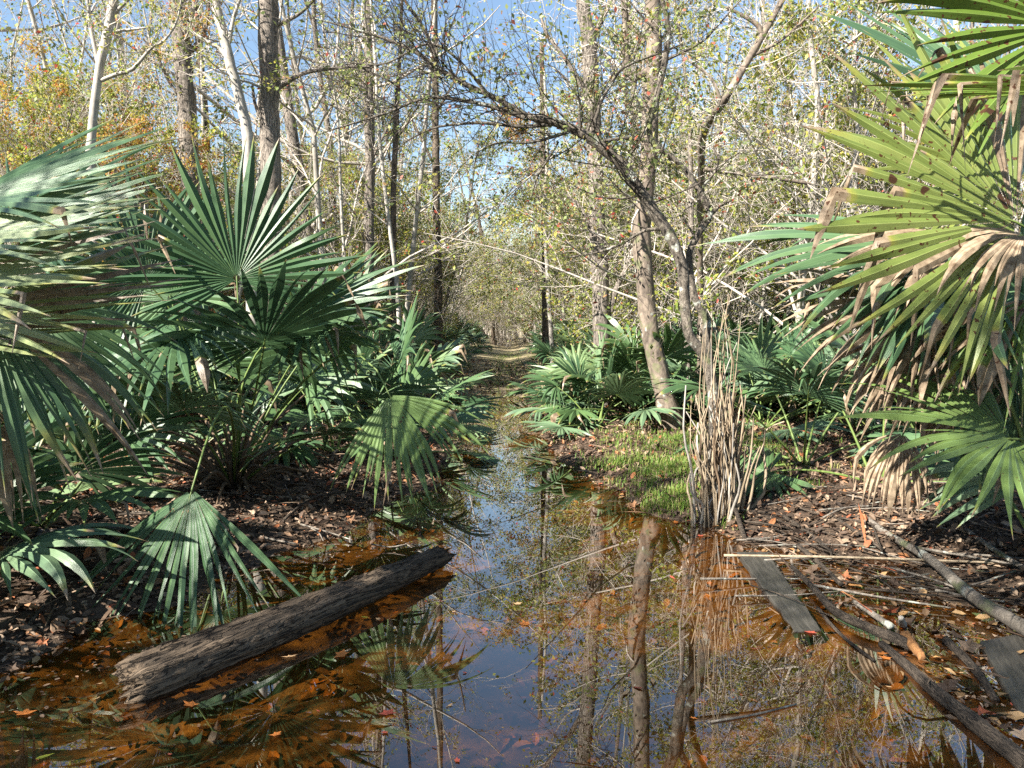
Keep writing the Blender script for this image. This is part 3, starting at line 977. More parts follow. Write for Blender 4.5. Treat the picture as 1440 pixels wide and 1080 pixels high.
# tall trees
while n_t < 52:
    y = rg.uniform(13, 75); x = rg.uniform(-.78, .78) * (y + 4)
    if not free(x, y, 2.6 + .02 * y): continue
    k = rg.integers(0, 5)
    put_tree('tall_tree', T_tall[k], x, y, 'tall bare limbed tree with straight ' + ('grey', 'grey', 'grey', 'pale', 'brown')[k] + ' trunk ' + place(x, y), 'tree', 'tall trees of the background woods', rg.uniform(.7, 1.1), rg.uniform(0, 6.28), (rg.normal() * .03, rg.normal() * .03))
    n_t += 1
while n_u < 165:
    y = rg.uniform(9, 60); x = rg.uniform(-.75, .75) * (y + 3)
    if not free(x, y, 2.0 + .015 * y): continue
    if y < 14 and (x < 0 or abs(x) < 3.2): continue
    k = rg.integers(6)
    put_tree('understory_tree', T_und[k], x, y, 'slender twiggy tree with ' + ('yellow green', 'yellow green', 'olive', 'few yellow', 'few yellow', 'orange')[k] + ' leaves ' + place(x, y), 'tree', 'understory trees of the background woods', rg.uniform(.65, 1.15), rg.uniform(0, 6.28), (rg.normal() * .08, rg.normal() * .08))
    n_u += 1
n_p = 0
while n_p < 130:
    y = rg.uniform(13, 62); x = rg.uniform(-.72, .72) * (y + 3)
    if not free(x, y, 1.9 + .004 * y): continue
    put_tree('pole_tree', T_pole[rg.integers(3)], x, y, 'thin straight pole tree with few short twigs ' + place(x, y), 'tree', 'thin pole trees of the background woods', rg.uniform(.7, 1.15), rg.uniform(0, 6.28), (rg.normal() * .05, rg.normal() * .05))
    n_p += 1
while n_s < 230:
    y = rg.uniform(12, 62); x = rg.uniform(-.72, .72) * (y + 3)
    if not free(x, y, 2.2 + .01 * y): continue
    put_tree('twiggy_shrub', T_shr[rg.integers(5)], x, y, 'many stemmed twiggy shrub with small leaves ' + place(x, y), 'shrub', 'shrubs of the background thicket', rg.uniform(.7, 1.25), rg.uniform(0, 6.28))
    n_s += 1
for q in range(16):
    y = rg.uniform(44, 74); x = rg.uniform(-5, 5)
    if y < 46 and abs(x + .3) < 1.2: continue
    put_tree('understory_tree', T_und[rg.integers(6)], x, y, 'slender twiggy understory tree closing off the far end of the trail', 'tree', 'understory trees at the end of the trail', rg.uniform(.9, 1.3), rg.uniform(0, 6.28))
for q in range(9):
    y = rg.uniform(50, 80); x = rg.uniform(-6, 6)
    put_tree('tall_tree', T_tall[rg.integers(0, 5)], x, y, 'tall slim forest tree standing beyond the far end of the trail', 'tree', 'tall trees beyond the end of the trail', rg.uniform(.6, .9), rg.uniform(0, 6.28))
for (x, y, sc_, lab) in [(-11.5, 17, 1.0, 'tall dark leaved evergreen tree at the top left corner'), (-8.5, 22, .9, 'dark leaved evergreen tree behind the slender white tree'), (7.5, 19, .8, 'dark leaved evergreen tree behind the right edge palmetto')]:
    put_tree('evergreen_tree', T_dark[0], x, y, lab, 'tree', None, sc_, x)
for (x, y, k, sc_) in [(2.9, 12.5, 0, 1.15), (-3.6, 15.5, 3, 1.25), (3.3, 16.5, 1, 1.2), (-3.0, 20.0, 0, 1.25), (2.7, 21.0, 5, 1.2), (-3.4, 25.0, 1, 1.3), (4.2, 11.5, 4, 1.1), (5.2, 13.0, 1, 1.2)]:
    put_tree('understory_tree', T_und[k], x, y, 'slender twiggy understory tree with sparse yellow green leaves in the background woods', 'tree', 'understory trees of the background woods', sc_, 2.1 * x)
for (x, y, k, sc_) in [(-7.4, 11.2, 5, .7), (-6.6, 12.6, 5, .75), (-8.6, 12.4, 5, .8), (-9.8, 14, 5, .9), (-7.6, 14.5, 5, .75)]:
    put_tree('understory_tree', T_und[k], x, y, 'orange and yellow leaved small tree at the left edge behind the palmettos', 'tree', 'orange leaved trees at the left edge', sc_, 2.1 * x)
for (x, y, k, sc_) in [(-.8, 46, 0, .9), (.5, 47, 1, .8), (-.2, 48.5, 2, .9), (1.2, 45, 3, .9), (-1.6, 45, 1, .9)]:
    put_tree('twiggy_shrub', T_shr[k], x, y, 'twiggy shrub standing across the far end of the trail', 'shrub', 'shrubs closing the end of the trail', sc_, 1.7 * y)
for (x, y, k, sc_) in [(1.9, 24, 0, 1.15), (2.6, 28, 1, 1.25), (1.7, 33, 4, 1.3), (3.4, 31, 0, 1.3), (2.2, 38, 1, 1.4), (-3.4, 27, 1, 1.1), (-3.0, 34, 0, 1.3)]:
    put_tree('twiggy_shrub', T_shr[k], x, y, 'bright yellow green shrub beside the far trail behind the palmettos', 'shrub', 'yellow green shrubs beside the far trail', sc_, 1.7 * y)
# the thicket that closes the end of the trail
for q in range(26):
    y = rg.uniform(50, 70); x = rg.uniform(-6, 6)
    put_tree('twiggy_shrub', T_shr[rg.integers(5)], x, y, 'twiggy leafy shrub in the background thicket beyond the palmettos', 'shrub', 'shrubs of the background thicket', rg.uniform(.9, 1.4), rg.uniform(0, 6.28))
# trees behind the camera whose crowns dapple the foreground
for (x, y, k, sc_) in [(-5.9, -2.2, 0, 1.0), (-6.6, -1.2, 1, 1.05), (-4.2, -3.6, 5, 1.1), (-8.2, -3.4, 2, 1.2), (-5.8, -3.3, 0, 1.15), (-6.6, .1, 1, 1.05), (-7.2, -2.6, 5, 1.2)]:
    put_tree('understory_tree', T_und[k], x, y, 'slender twiggy understory tree beside the flooded trail, out of the picture on the left', 'tree', 'understory trees beside the viewer', sc_, 1.3 * x)
# far woods as one mass
far_rg = np.random.default_rng(9)
mbT, mbL = MB(), MB()
M_ = 2600
fy = far_rg.uniform(66, 130, M_); fx = far_rg.uniform(-.8, .8, M_) * fy
H_ = far_rg.uniform(2, 11, M_)
pts = np.stack([np.stack([fx + far_rg.normal(size=M_) * .15 * k, fy + far_rg.normal(size=M_) * .15 * k, H_ * k / 4], -1) for k in range(5)], 1)
rad = (far_rg.uniform(.02, .10, M_)[:, None]) * np.linspace(1, .4, 5)[None]
tubes(mbT, pts, rad, 3)
M2 = 22000
ly = far_rg.uniform(66, 130, M2); lx = far_rg.uniform(-.8, .8, M2) * ly
lz = np.abs(far_rg.normal(size=M2)) * 4.2
lp = np.stack([lx, ly, lz], -1)
d2 = far_rg.normal(size=(M2, 3)); d2[:, 2] = np.abs(d2[:, 2]) + .4
d2 /= np.linalg.norm(d2, axis=1, keepdims=True)
ll = far_rg.uniform(.5, 1.6, M2)[:, None]
tubes(mbT, np.stack([lp, lp + d2 * ll * .5 + far_rg.normal(size=(M2, 3)) * .06, lp + d2 * ll], 1), np.repeat(far_rg.uniform(.008, .018, M2)[:, None], 3, 1), 3)
o = mbT.build('far_woods', M['twig'])
tag(o, 'far grey brown mass of bare stems and twigs closing off the woods', 'woods', kind='stuff')
M3 = 26000
ly = far_rg.uniform(66, 125, M3); lx = far_rg.uniform(-.8, .8, M3) * ly; lz = np.abs(far_rg.normal(size=M3)) * 4.5
scatter(mbL, LEAF_V, LEAF_Q, None, np.stack([lx, ly, lz], -1), far_rg.normal(size=(M3, 3)), far_rg.normal(size=(M3, 3)), far_rg.uniform(.10, .22, M3))
o = mbL.build('far_foliage', M['leaf_olive'])
tag(o, 'thin olive foliage scattered through the far woods', 'foliage', kind='stuff')


# traced trees
def traced(name, label, Y, path, bark, limbs=(), leafm='leaf_olive', P=UNDER, seed=1, twigs=5, twL=.7, base=None, cat='tree', twig='twig', n=26, rr0=.3, k=12, flare=1.35, root=None, thin=1.0):
    """path: (px, py, half width px[, depth]); limbs: lists of the same"""
    T = Tree(seed)

    def conv(pp, m, w=None):
        w = thin if w is None else w
        c = []
        for e in pp:
            YY = e[3] if len(e) > 3 else Y
            p = at(e[0], e[1], YY)
            c.append([*p, e[2] * w * YY / F])
        s = smooth_path(c, m)
        return s[:, :3], np.maximum(s[:, 3], .004)
    pts, rad = conv(path, n)
    if base is not None:
        pass
    gz = float(hz(pts[0, 0], pts[0, 1]))
    if root is None:
        if pts[0, 2] > gz:                      # carry the trunk down to the ground
            dn = np.linspace(0, 1, 6)[:-1, None]
            b0 = np.array([pts[0, 0], pts[0, 1], gz - .1])
            pts = np.vstack([b0 * (1 - dn) + pts[0] * dn, pts]); rad = np.concatenate([rad[0] * np.linspace(flare, 1.0, 6)[:-1], rad])
        else:
            rad[:3] *= np.array([flare, 1.18, 1.06])
    root = thing(name, label, cat, (pts[0, 0], pts[0, 1], gz))
    off = np.array(root.location)
    pts[1:-1] += RNG.normal(size=(len(pts) - 2, 3)) * rad[1:-1, None] * .05
    mt = MB(); tubes(mt, pts - off, rad, k, cap=True, lump=.045)
    mt.build('trunk', M[bark], root)
    for L in limbs:
        p, r = conv(L, 16)
        ml_ = MB(); tubes(ml_, p - off, r, 7, lump=.03)
        ml_.build('branch', M[bark], root)
        LL = np.linalg.norm(np.diff(p, axis=0), axis=1).sum()
        for c in range(int(twigs * LL * 2)):
            t = T.rg.uniform(.1, 1); i = min(int(t * 15), 14)
            dd = nrm(p[i + 1] - p[i]); side = nrm(np.cross(dd, T.rg.normal(size=3)))
            an = math.radians(T.rg.normal(50, 14))
            T.grow(p[i], dd * math.cos(an) + side * math.sin(an) + Z * .15, twL * T.rg.uniform(.5, 1.3), max(.003, r[i] * rr0), 2, P)
    for c in range(int(twigs * 2)):
        i = T.rg.integers(len(pts) // 2, len(pts) - 1)
        side = nrm(T.rg.normal(size=3) * np.array([1, 1, .4]))
        T.grow(pts[i], side + Z * .4, twL * 1.3, max(.004, rad[i] * .15), 1, P)
    ms = T.meshes(P, off)
    for nm, me, mm in zip(('x', 'twigs', 'leaves'), ms, ('', twig, leafm)):
        if nm != 'x' and len(me.polygons):
            me.materials.append(M[mm]); o = bpy.data.objects.new(nm, me); COL.objects.link(o); o.parent = root; o['kind'] = 'stuff'
    return root


TWP = dict(UNDER, ch=[5, 6, 5], leaves=3, ls=.042, lsp=.03, rmin=.0025, ratio=[.5, .55, .5])
TWF = dict(UNDER, ch=[6, 6, 5], leaves=3, ls=.06, lsp=.06, rmin=.004, ratio=[.5, .55, .5])
traced('leaning_tree', 'dark lichen spotted tree arching left over the flooded trail from the cane clump', 6.3,
       [(1012, 745, 11), (1006, 650, 11), (1004, 562, 10.5), (993, 505, 10), (973, 478, 9), (965, 452, 9), (962, 394, 9.5), (957, 367, 9.5), (944, 333, 10), (924, 305, 10), (905, 275, 10), (885, 247, 10), (872, 228, 10), (847, 208, 9.5), (830, 195, 9), (812, 184, 8), (780, 172, 7), (741, 163, 6)],
       'bark_lichen', [
           [(741, 163, 5), (689, 134, 4.6), (651, 117, 4.3), (616, 96, 4), (584, 73, 3.2), (543, 55, 2.6), (508, 44, 2), (440, 25, 1.3)],
           [(616, 96, 3.6), (607, 67, 3.2), (596, 41, 3), (569, 0, 2.4), (540, -50, 1.5)],
           [(738, 166, 4.2), (689, 149, 3.8), (642, 140, 3.3), (610, 137, 3), (581, 143, 2.6), (549, 157, 2.1), (502, 172, 1.5), (453, 187, 1)],
           [(775, 175, 3.6), (733, 178, 3.2), (680, 173, 2.7), (642, 175, 2.3), (607, 181, 1.8), (566, 201, 1.2)],
           [(800, 186, 3), (747, 200, 2.4), (700, 201, 1.9), (671, 213, 1.2)],
           [(785, 199, 2.2), (770, 225, 1.8), (756, 248, 1.5), (747, 277, 1)],
           [(832, 196, 4), (842, 150, 3.4), (860, 117, 3), (877, 95, 2.6), (920, 77, 2), (960, 62, 1.2)],
           [(816, 188, 3), (812, 140, 2.4), (795, 110, 1.8), (770, 90, 1.2)],
           [(840, 200, 3), (880, 194, 2.4), (915, 200, 2)],
           [(689, 136, 3), (640, 80, 2.4), (600, 62, 2), (540, 90, 1.5), (490, 88, 1)],
           [(930, 322, 3.4), (905, 325, 2.6), (870, 345, 2.2), (840, 355, 1.8), (800, 362, 1.2)],
           [(581, 143, 2), (545, 112, 1.7), (500, 98, 1.4), (440, 95, 1)],
       ], 'leaf_olive', dict(TWP, leaves=1.6), 301, twigs=11, twL=.8, twig='twig_dark', n=40, thin=.82)
traced('lichen_tree', 'pale lichen patched stem with a broken stub crossing behind the arching tree', 6.6,
       [(1020, 745, 10), (1010, 600, 9), (1001, 520, 8.5), (993, 470, 9), (994, 448, 9), (980, 428, 8), (972, 394, 7.5), (969, 357, 7), (977, 339, 7), (988, 319, 8), (998, 303, 8), (991, 284, 7), (984, 269, 6.5), (972, 250, 6), (955, 230, 5.5), (935, 214, 5.5), (917, 199, 6.5), (912, 175, 7.5), (920, 150, 7.5), (927, 120, 7.5), (935, 85, 6.5), (940, 40, 5.5), (930, -10, 5), (935, -80, 4)],
       'bark_lichen', [
           [(992, 464, 6), (1002, 463, 5), (1009, 462, 3)],
           [(999, 303, 4.5), (1012, 290, 3.4), (1030, 281, 2.4)],
           [(975, 330, 2.5), (960, 300, 2), (980, 285, 1.5)],
           [(935, 85, 3.6), (985, 60, 2.6), (1010, 35, 2), (1050, -10, 1.4)],
           [(938, 60, 3), (900, 20, 2.2), (870, -20, 1.5)],
           [(984, 269, 3), (1010, 230, 2.2), (1000, 190, 1.6), (1020, 120, 1)],
       ], 'leaf_olive', TWP, 302, twigs=6, twL=.55, twig='twig', n=44, thin=.64)
traced('mottled_tree', 'stout mottled grey brown trunk leaning up from the grassy bank', 10.6,
       [(949, 622, 15), (946, 587, 14), (933, 556, 13.5), (924, 510, 13.5), (912, 458, 13), (907, 394, 12.5), (902, 333, 12.5), (905, 300, 12.5), (910, 244, 12), (913, 205, 12), (916, 125, 11.5), (920, 75, 11), (917, 0, 10), (912, -120, 9), (915, -300, 6)],
       'bark_mottled', [
           [(912, 100, 6), (895, 108, 6), (882, 102, 6), (880, 60, 5), (878, 0, 4.5), (870, -80, 3)],
           [(905, 60, 4.5), (890, 40, 3.6), (870, 36, 2.6)],
           [(920, 20, 4), (950, -40, 3), (1000, -90, 2)],
       ], 'leaf_olive', TWF, 303, twigs=3, twL=.9)
traced('forked_tree', 'brown barked trunk with a pale forking top among the palmettos right of the trail', 13.5,
       [(846, 520, 13), (845, 470, 12), (844, 394, 11.5), (841, 330, 11), (838, 250, 10.5), (834, 155, 10.5), (828, 60, 10), (820, 0, 9), (815, -150, 7)],
       'bark_grey', [
           [(850, 480, 4.5), (857, 445, 4.5), (869, 400, 4), (883, 372, 3.2), (900, 320, 2.5)],
           [(842, 350, 4), (830, 320, 3), (815, 290, 2.2), (790, 270, 1.4)],
           [(843, 420, 2.6), (828, 395, 2.2), (815, 380, 1.6)],
           [(828, 60, 5), (850, 20, 4), (870, -30, 3)],
           [(834, 150, 4), (800, 90, 3), (770, 50, 2.4), (760, 20, 1.6)],
       ], 'leaf_yg', TWF, 304, twigs=4, twL=.9)
traced('slender_white_tree', 'slender white barked tree behind the left edge palmetto', 9.0,
       [(127, 215, 6), (130, 180, 5.8), (133, 150, 5.5), (140, 93, 5.5), (150, 53, 6), (160, 0, 5.5), (170, -60, 4.5), (175, -150, 3)],
       'bark_pale', [
           [(138, 88, 3), (128, 40, 2.6), (123, 0, 2.2), (115, -60, 1.4)],
           [(143, 113, 3), (165, 104, 2.6), (187, 97, 2.4), (213, 67, 2), (230, 58, 1.8), (248, 32, 1.4), (255, 0, 1)],
           [(155, 25, 3), (170, 10, 2.4), (190, -10, 2)],
           [(152, 45, 2), (180, 42, 1.6), (215, 38, 1)],
       ], 'leaf_yg', TWP, 305, twigs=4, twL=.6)
traced('rough_tree', 'thick grey trunk with rough bark left of the tall open fan', 13.0,
       [(268, 300, 12.5), (265, 187, 12.5), (259, 100, 12), (250, 0, 11.5), (245, -150, 9), (250, -350, 6)], 'bark_grey', [
           [(258, 60, 4.5), (268, 30, 4), (275, 0, 3.4), (280, -60, 2.5)],
           [(262, 80, 4), (285, 50, 3.4), (293, 10, 3), (300, -50, 2)],
           [(263, 150, 2.6), (235, 110, 2), (215, 60, 1.5)],
       ], 'leaf_red', TWF, 306, twigs=4, twL=.8)
traced('twisted_tree', 'slanting pale trunk between the two thick grey trunks on the left', 12.0,
       [(352, 300, 8), (348, 190, 7.5), (340, 150, 7), (323, 87, 6.5), (312, 40, 6.5), (303, 0, 6), (290, -90, 4.5)], 'bark_pale', [
           [(335, 120, 3.6), (315, 75, 3), (285, 55, 2.5), (262, 40, 2)],
           [(322, 60, 3), (330, 20, 2.4), (345, -20, 2)],
       ], 'leaf_olive', TWF, 307, twigs=4, twL=.8)
traced('straight_tree', 'thick straight pale trunk rising behind the tall open fan', 12.5,
       [(381, 300, 14), (380, 220, 13.5), (378, 130, 13.5), (377, 0, 13), (376, -150, 11), (380, -350, 8)], 'bark_grey', [
           [(380, 130, 4), (400, 118, 3.4), (430, 102, 2.8), (480, 95, 2.2), (520, 94, 1.5)],
           [(378, 40, 3), (420, 20, 2.4), (450, -10, 1.8)],
           [(380, 190, 3), (360, 150, 2.4), (355, 120, 1.6)],
       ], 'leaf_yg', TWF, 308, twigs=4, twL=.8)
traced('dark_trunk_tree', 'dark straight trunk beyond the palmettos left of the trail', 19.0,
       [(617, 470, 6), (616, 380, 5.6), (614, 300, 5.2), (613, 200, 5), (612, 100, 4.6), (610, -60, 4)], 'bark_brown', [
           [(614, 240, 2), (590, 190, 1.6), (570, 150, 1.1)], [(613, 160, 2), (640, 110, 1.5), (650, 60, 1)]], 'leaf_yg', TWF, 309, twigs=3, twL=1.1)
traced('thin_white_tree', 'thin pale leaning stem just right of the end of the trail', 17.0,
       [(776, 480, 3.4), (773, 440, 3.2), (770, 385, 3), (766, 300, 2.6), (770, 200, 2), (765, 100, 1.5)], 'bark_pale', [
           [(769, 340, 1.6), (785, 300, 1.2), (800, 270, .9)]], 'leaf_yg', TWF, 310, twigs=3, twL=1.0)
traced('dark_slim_tree', 'dark slim trunk close beside the thin pale leaning stem', 18.0,
       [(768, 480, 5.5), (767, 420, 5), (766, 340, 4.6), (763, 200, 4), (762, 60, 3)], 'bark_brown', [
           [(766, 300, 1.8), (750, 260, 1.3), (735, 230, .9)]], 'leaf_yg', TWF, 311, twigs=3, twL=1.0)
traced('twin_tree', 'pale slim tree left of centre with dark lower trunk', 16.0,
       [(520, 400, 6), (520, 300, 6), (520, 230, 5.5), (518, 190, 5), (515, 140, 4), (505, 60, 3)], 'bark_grey', [
           [(520, 230, 2.4), (540, 190, 1.8), (555, 160, 1.3)]], 'leaf_yg', TWF, 312, twigs=3, twL=1.0)
traced('dark_pole_tree', 'thin dark pole like tree next to the pale slim tree', 15.5,
       [(553, 400, 4.6), (553, 280, 4.2), (556, 200, 4), (558, 150, 3.6), (562, 80, 2.6), (566, -20, 2)], 'bark_brown', [
           [(556, 200, 1.6), (575, 170, 1.2), (600, 130, .9)]], 'leaf_yg', TWF, 313, twigs=3, twL=1.0)
traced('slanting_limb_tree', 'tree with a pale limb slanting up to the right behind the top fans', 9.5,
       [(985, 420, 4.5, 12), (984, 330, 4.5, 11.6), (986, 250, 4.8, 11), (988, 190, 5.6, 10.4), (1015, 147, 5.2), (1040, 105, 5), (1072, 50, 4.6), (1100, 0, 4), (1130, -60, 4)], 'bark_mottled', [
           [(1072, 50, 4), (1065, 35, 3.4), (1045, 22, 2.6), (1020, 10, 1.8)],
           [(1055, 80, 3), (1100, 55, 2.2), (1150, 10, 1.6)],
           [(990, 238, 3.4), (1030, 243, 3.2), (1080, 249, 3), (1125, 256, 2.6), (1140, 258, 2)],
           [(1015, 147, 2.6), (1000, 110, 2), (960, 80, 1.4)],
       ], 'leaf_yg', TWF, 314, twigs=7, twL=.8)

# cane clump at the foot of the leaning tree
cb = gp(1012, 742, .05); cb[2] = hz(cb[0], cb[1])
root = thing('cane_clump', 'clump of pale straw coloured bare stems around the foot of the arching tree', 'cane clump', cb)
rg = np.random.default_rng(21)
for q in range(170):
    px = 1012 + rg.normal() * 13; d = 6.15 + rg.normal() * .12
    top_y = 745 - rg.uniform(70, 205) if q < 150 else 745 - rg.uniform(220, 340)
    tx = px + (px - 1008) * .55 + rg.normal() * 9
    b_ = at(px, 745, d); b_[2] = hz(b_[0], b_[1]) - .03
    t_ = at(tx, top_y, d + rg.normal() * .12)
    m1 = b_ * .66 + t_ * .34 + rg.normal(size=3) * .03; m2 = b_ * .33 + t_ * .67 + rg.normal(size=3) * .045
    p = smooth_path([b_, m1, m2, t_ + rg.normal(size=3) * .04], 8)
    r0 = rg.uniform(.006, .016) if q < 150 else rg.uniform(.005, .008)
    mb = MB(); tubes(mb, p - cb, np.linspace(r0, r0 * .4, 8), 6)
    mb.build('stem', M[('cane', 'petiole_brown', 'cane', 'cane', 'bark_pale')[q % 5]], root)
    if q % 3 == 0:
        pass
root2 = thing('dark_stick', 'dark broken stick leaning against the right side of the cane clump', 'stick', gp(1047, 760, .05))
off = np.array(root2.location)
mb = MB(); tubes(mb, smooth_path([at(1024, 680, 6.0), at(1034, 715, 5.9), gp(1048, 760, .0)], 8) - off, np.linspace(.014, .02, 8), 6, cap=True)
mb.build('stick_wood', M['stick'], root2)


# ------------------------------------------------------------------ logs, planks, sticks
def log_mesh(A, B, ra, rb, k=18, n=26, lump=.09, sink=0, seed=0, grooves=True, mid=None, flat=.8):
    rg = np.random.default_rng(seed)
    A = np.asarray(A, float); B = np.asarray(B, float)
    P = smooth_path([A, (A + B) / 2 if mid is None else mid, B], n)
    tan = np.gradient(P, axis=0); tan /= np.linalg.norm(tan, axis=1, keepdims=True)
    sd = np.cross(tan, Z); sd /= np.linalg.norm(sd, axis=1, keepdims=True); up = np.cross(sd, tan)
    th = np.arange(k) * 2 * math.pi / k
    prof = 1 + lump * np.array([rg.normal() for _ in range(k)])
    if grooves:
        prof = prof * (1 - .17 * rg.random(k) ** 2.2)
    r = np.linspace(ra, rb, n)[:, None] * prof[None] * (1 + .035 * rg.normal(size=(n, k)))
    ends = np.ones(n); ends[0] = .86; ends[-1] = .8
    r = r * ends[:, None]
    jag = np.zeros((n, k)); jag[0] = rg.normal(size=k) * ra * .35; jag[-1] = rg.normal(size=k) * rb * .6
    V = P[:, None] + r[..., None] * (np.cos(th)[None, :, None] * sd[:, None] + flat * np.sin(th)[None, :, None] * up[:, None]) + jag[..., None] * tan[:, None]
    mb = MB()
    i = np.arange(n - 1)[:, None]; j = np.arange(k)[None]
    Q = np.stack([i * k + j, i * k + (j + 1) % k, (i + 1) * k + (j + 1) % k, (i + 1) * k + j], -1).reshape(-1, 4)
    v = np.concatenate([V.reshape(-1, 3), [P[0] + tan[0] * ra * .3], [P[-1] - tan[-1] * rb * .4]])
    T = [((jj + 1) % k, jj, n * k) for jj in range(k)] + [((n - 1) * k + jj, (n - 1) * k + (jj + 1) % k, n * k + 1) for jj in range(k)]
    mb.add(v, Q, T)
    return mb


def wood(name, label, cat, mb, mat, smooth=False):
    V = np.concatenate(mb.V); c = V.mean(0); c[2] = V[:, 2].min()
    ax = V[-1] - V[-2]
    ang = math.atan2(ax[1], ax[0])                 # local x along the wood, so the grain follows it
    R_ = np.array([[math.cos(-ang), -math.sin(-ang), 0], [math.sin(-ang), math.cos(-ang), 0], [0, 0, 1]])
    mb.V = [(v - c) @ R_.T for v in mb.V]
    o = mb.build(name, M[mat], smooth=smooth)
    o.location = tuple(c); o.rotation_euler = (0, 0, ang)
    return tag(o, label, cat)


nA = gp(178, 968, .03); nB = gp(622, 782, .07)
wood('fallen_log', 'weathered split grey log lying half sunk across the left of the water', 'log', log_mesh(nA, nB, .122, .072, k=34, n=60, seed=3, lump=.055, flat=.95, mid=(nA + nB) / 2 + np.array([.05, -.04, .02])), 'rotlog', True)
wood('wet_log', 'black wet log lying along the left bank behind the hanging fan', 'log', log_mesh(gp(-90, 770, .1), gp(175, 752, .12), .10, .085, seed=4), 'wetlog')
wood('wet_log', 'lower black log half buried in the mud at the left edge', 'log', log_mesh(gp(-90, 812, .03), gp(140, 790, .04), .07, .06, seed=5), 'wetlog')
st_ = MB(); b_ = gp(120, 688, .15); tubes(st_, smooth_path([b_ - Z * .1, b_ + np.array([-.03, 0, .15]), b_ + np.array([-.05, .02, .36])], 7), np.linspace(.05, .035, 7), 10, cap=True, lump=.04)
wood('stump', 'short pale broken stump standing in the sunlit leaves on the left', 'stump', st_, 'bark_mottled', True)


def stick(name, label, pts, r0, r1, mat, n=16, k=7, lump=.06, cat='stick'):
    P = []
    for e in pts:
        z = e[2] if len(e) > 2 else .02
        P.append(gp(e[0], e[1], z))
    mb = MB(); tubes(mb, smooth_path(P, n), np.linspace(r0, r1, n), k, cap=True, lump=lump)
    return wood(name, label, cat, mb, mat, True)


stick('lichen_pole', 'long pole blotched with pale lichen on the right bank', [(1183, 700, .12), (1242, 747, .11), (1306, 785, .09), (1370, 840, .07), (1450, 888, .07), (1540, 940, .08)], .018, .045, 'stick_pale', n=26, k=10, cat='branch')
stick('curved_branch', 'dark curved branch rising from the shallow water on the right', [(1114, 797, .03), (1145, 828, .035), (1175, 860, .04), (1218, 881, .045), (1268, 901, .03), (1282, 908, .02)], .014, .033, 'stick', k=10, cat='branch')
stick('broken_branch_end', 'orange rotten broken piece of wood at the end of the curved branch', [(1272, 893, .05), (1284, 908, .03), (1298, 926, .01)], .03, .02, 'orange_wood', cat='branch', lump=.15)
stick('thick_branch', 'thick dark branch reaching from mid shallows to the bottom right corner', [(1240, 906, .0), (1282, 942, .01), (1320, 977, .015), (1370, 1015, .02), (1450, 1080, .03)], .02, .038, 'stick', k=10, cat='branch')
stick('long_cane', 'long straight thin cane lying level across the plank and the shallows', [(1018, 781, .05), (1200, 784, .06), (1418, 792, .09)], .009, .008, 'cane', n=14, k=6, lump=.02, cat='cane')
stick('thin_stick', 'short stick between the curved branch and the white stub', [(1201, 846, .02), (1225, 862, .03), (1253, 881, .03)], .012, .02, 'stick_pale')
stick('white_stub', 'upright pale broken stub poking from the shallows', [(1270, 880, .0), (1268, 873, .06), (1267, 868, .11)], .02, .012, 'bark_pale', n=6, lump=.12)
MORE = [
    ([(1102, 726, .1), (1135, 748, .07), (1163, 770, .04)], .016, 'stick', 'dark stick on the leaves right of the cane clump'),
    ([(1160, 717, .12), (1200, 745, .1), (1242, 773, .07)], .014, 'stick', 'stick running beside the lichen pole towards the shallows'),
    ([(1122, 767, .05), (1150, 790, .03), (1183, 822, .02)], .018, 'stick', 'wet stick under the long cane next to the plank'),
    ([(1312, 709, .15), (1365, 750, .14), (1417, 785, .12), (1470, 815, .1)], .018, 'stick_pale', 'pale patched stick high on the right bank'),
    ([(1050, 758, .04), (1085, 756, .05), (1110, 750, .06)], .008, 'stick_pale', 'thin pale twig at the foot of the cane clump'),
    ([(1205, 700, .15), (1225, 735, .12), (1240, 775, .08)], .010, 'stick', 'thin twig crossing the lichen pole'),
    ([(1250, 690, .16), (1330, 745, .13), (1400, 770, .12)], .011, 'stick', 'thin dark twig behind the pale patched stick'),
    ([(1330, 900, .01), (1370, 940, .01), (1400, 985, .0)], .022, 'stick', 'dark stick alongside the sunken plank at the right edge'),
    ([(1150, 855, .0), (1180, 890, .01), (1230, 930, .0)], .010, 'stick', 'thin stick in the shallows below the curved branch'),
    ([(1350, 690, .2), (1390, 715, .2), (1440, 725, .2)], .010, 'stick_pale', 'forked pale twig on the leaves at the right edge'),
    ([(60, 700, .2), (150, 672, .22), (200, 665, .22)], .016, 'stick_pale', 'pale stick lying in the sunlit leaves near the stump'),
    ([(20, 905, .03), (55, 860, .08), (75, 835, .1)], .012, 'stick', 'short stick on the mud below the hanging fan'),
    ([(95, 735, .15), (200, 722, .18), (330, 735, .14)], .012, 'stick', 'thin dark stick along the bank below the left bush'),
    ([(400, 730, .1), (440, 700, .16), (500, 690, .15)], .012, 'stick', 'stick on the dark bank right of the left bush'),
    ([(1000, 1015, .004), (1060, 1005, .004), (1120, 990, .004)], .005, 'stick_pale', 'thin pale twig floating at the lower right'),
    ([(740, 640, .02), (800, 652, .03)], .008, 'stick', 'little twig at the water edge right of the trail'),
]
for (pp, r, mt, lab) in MORE:
    stick('fallen_stick', lab, pp, r, r * .8, mt)
rg = np.random.default_rng(66)
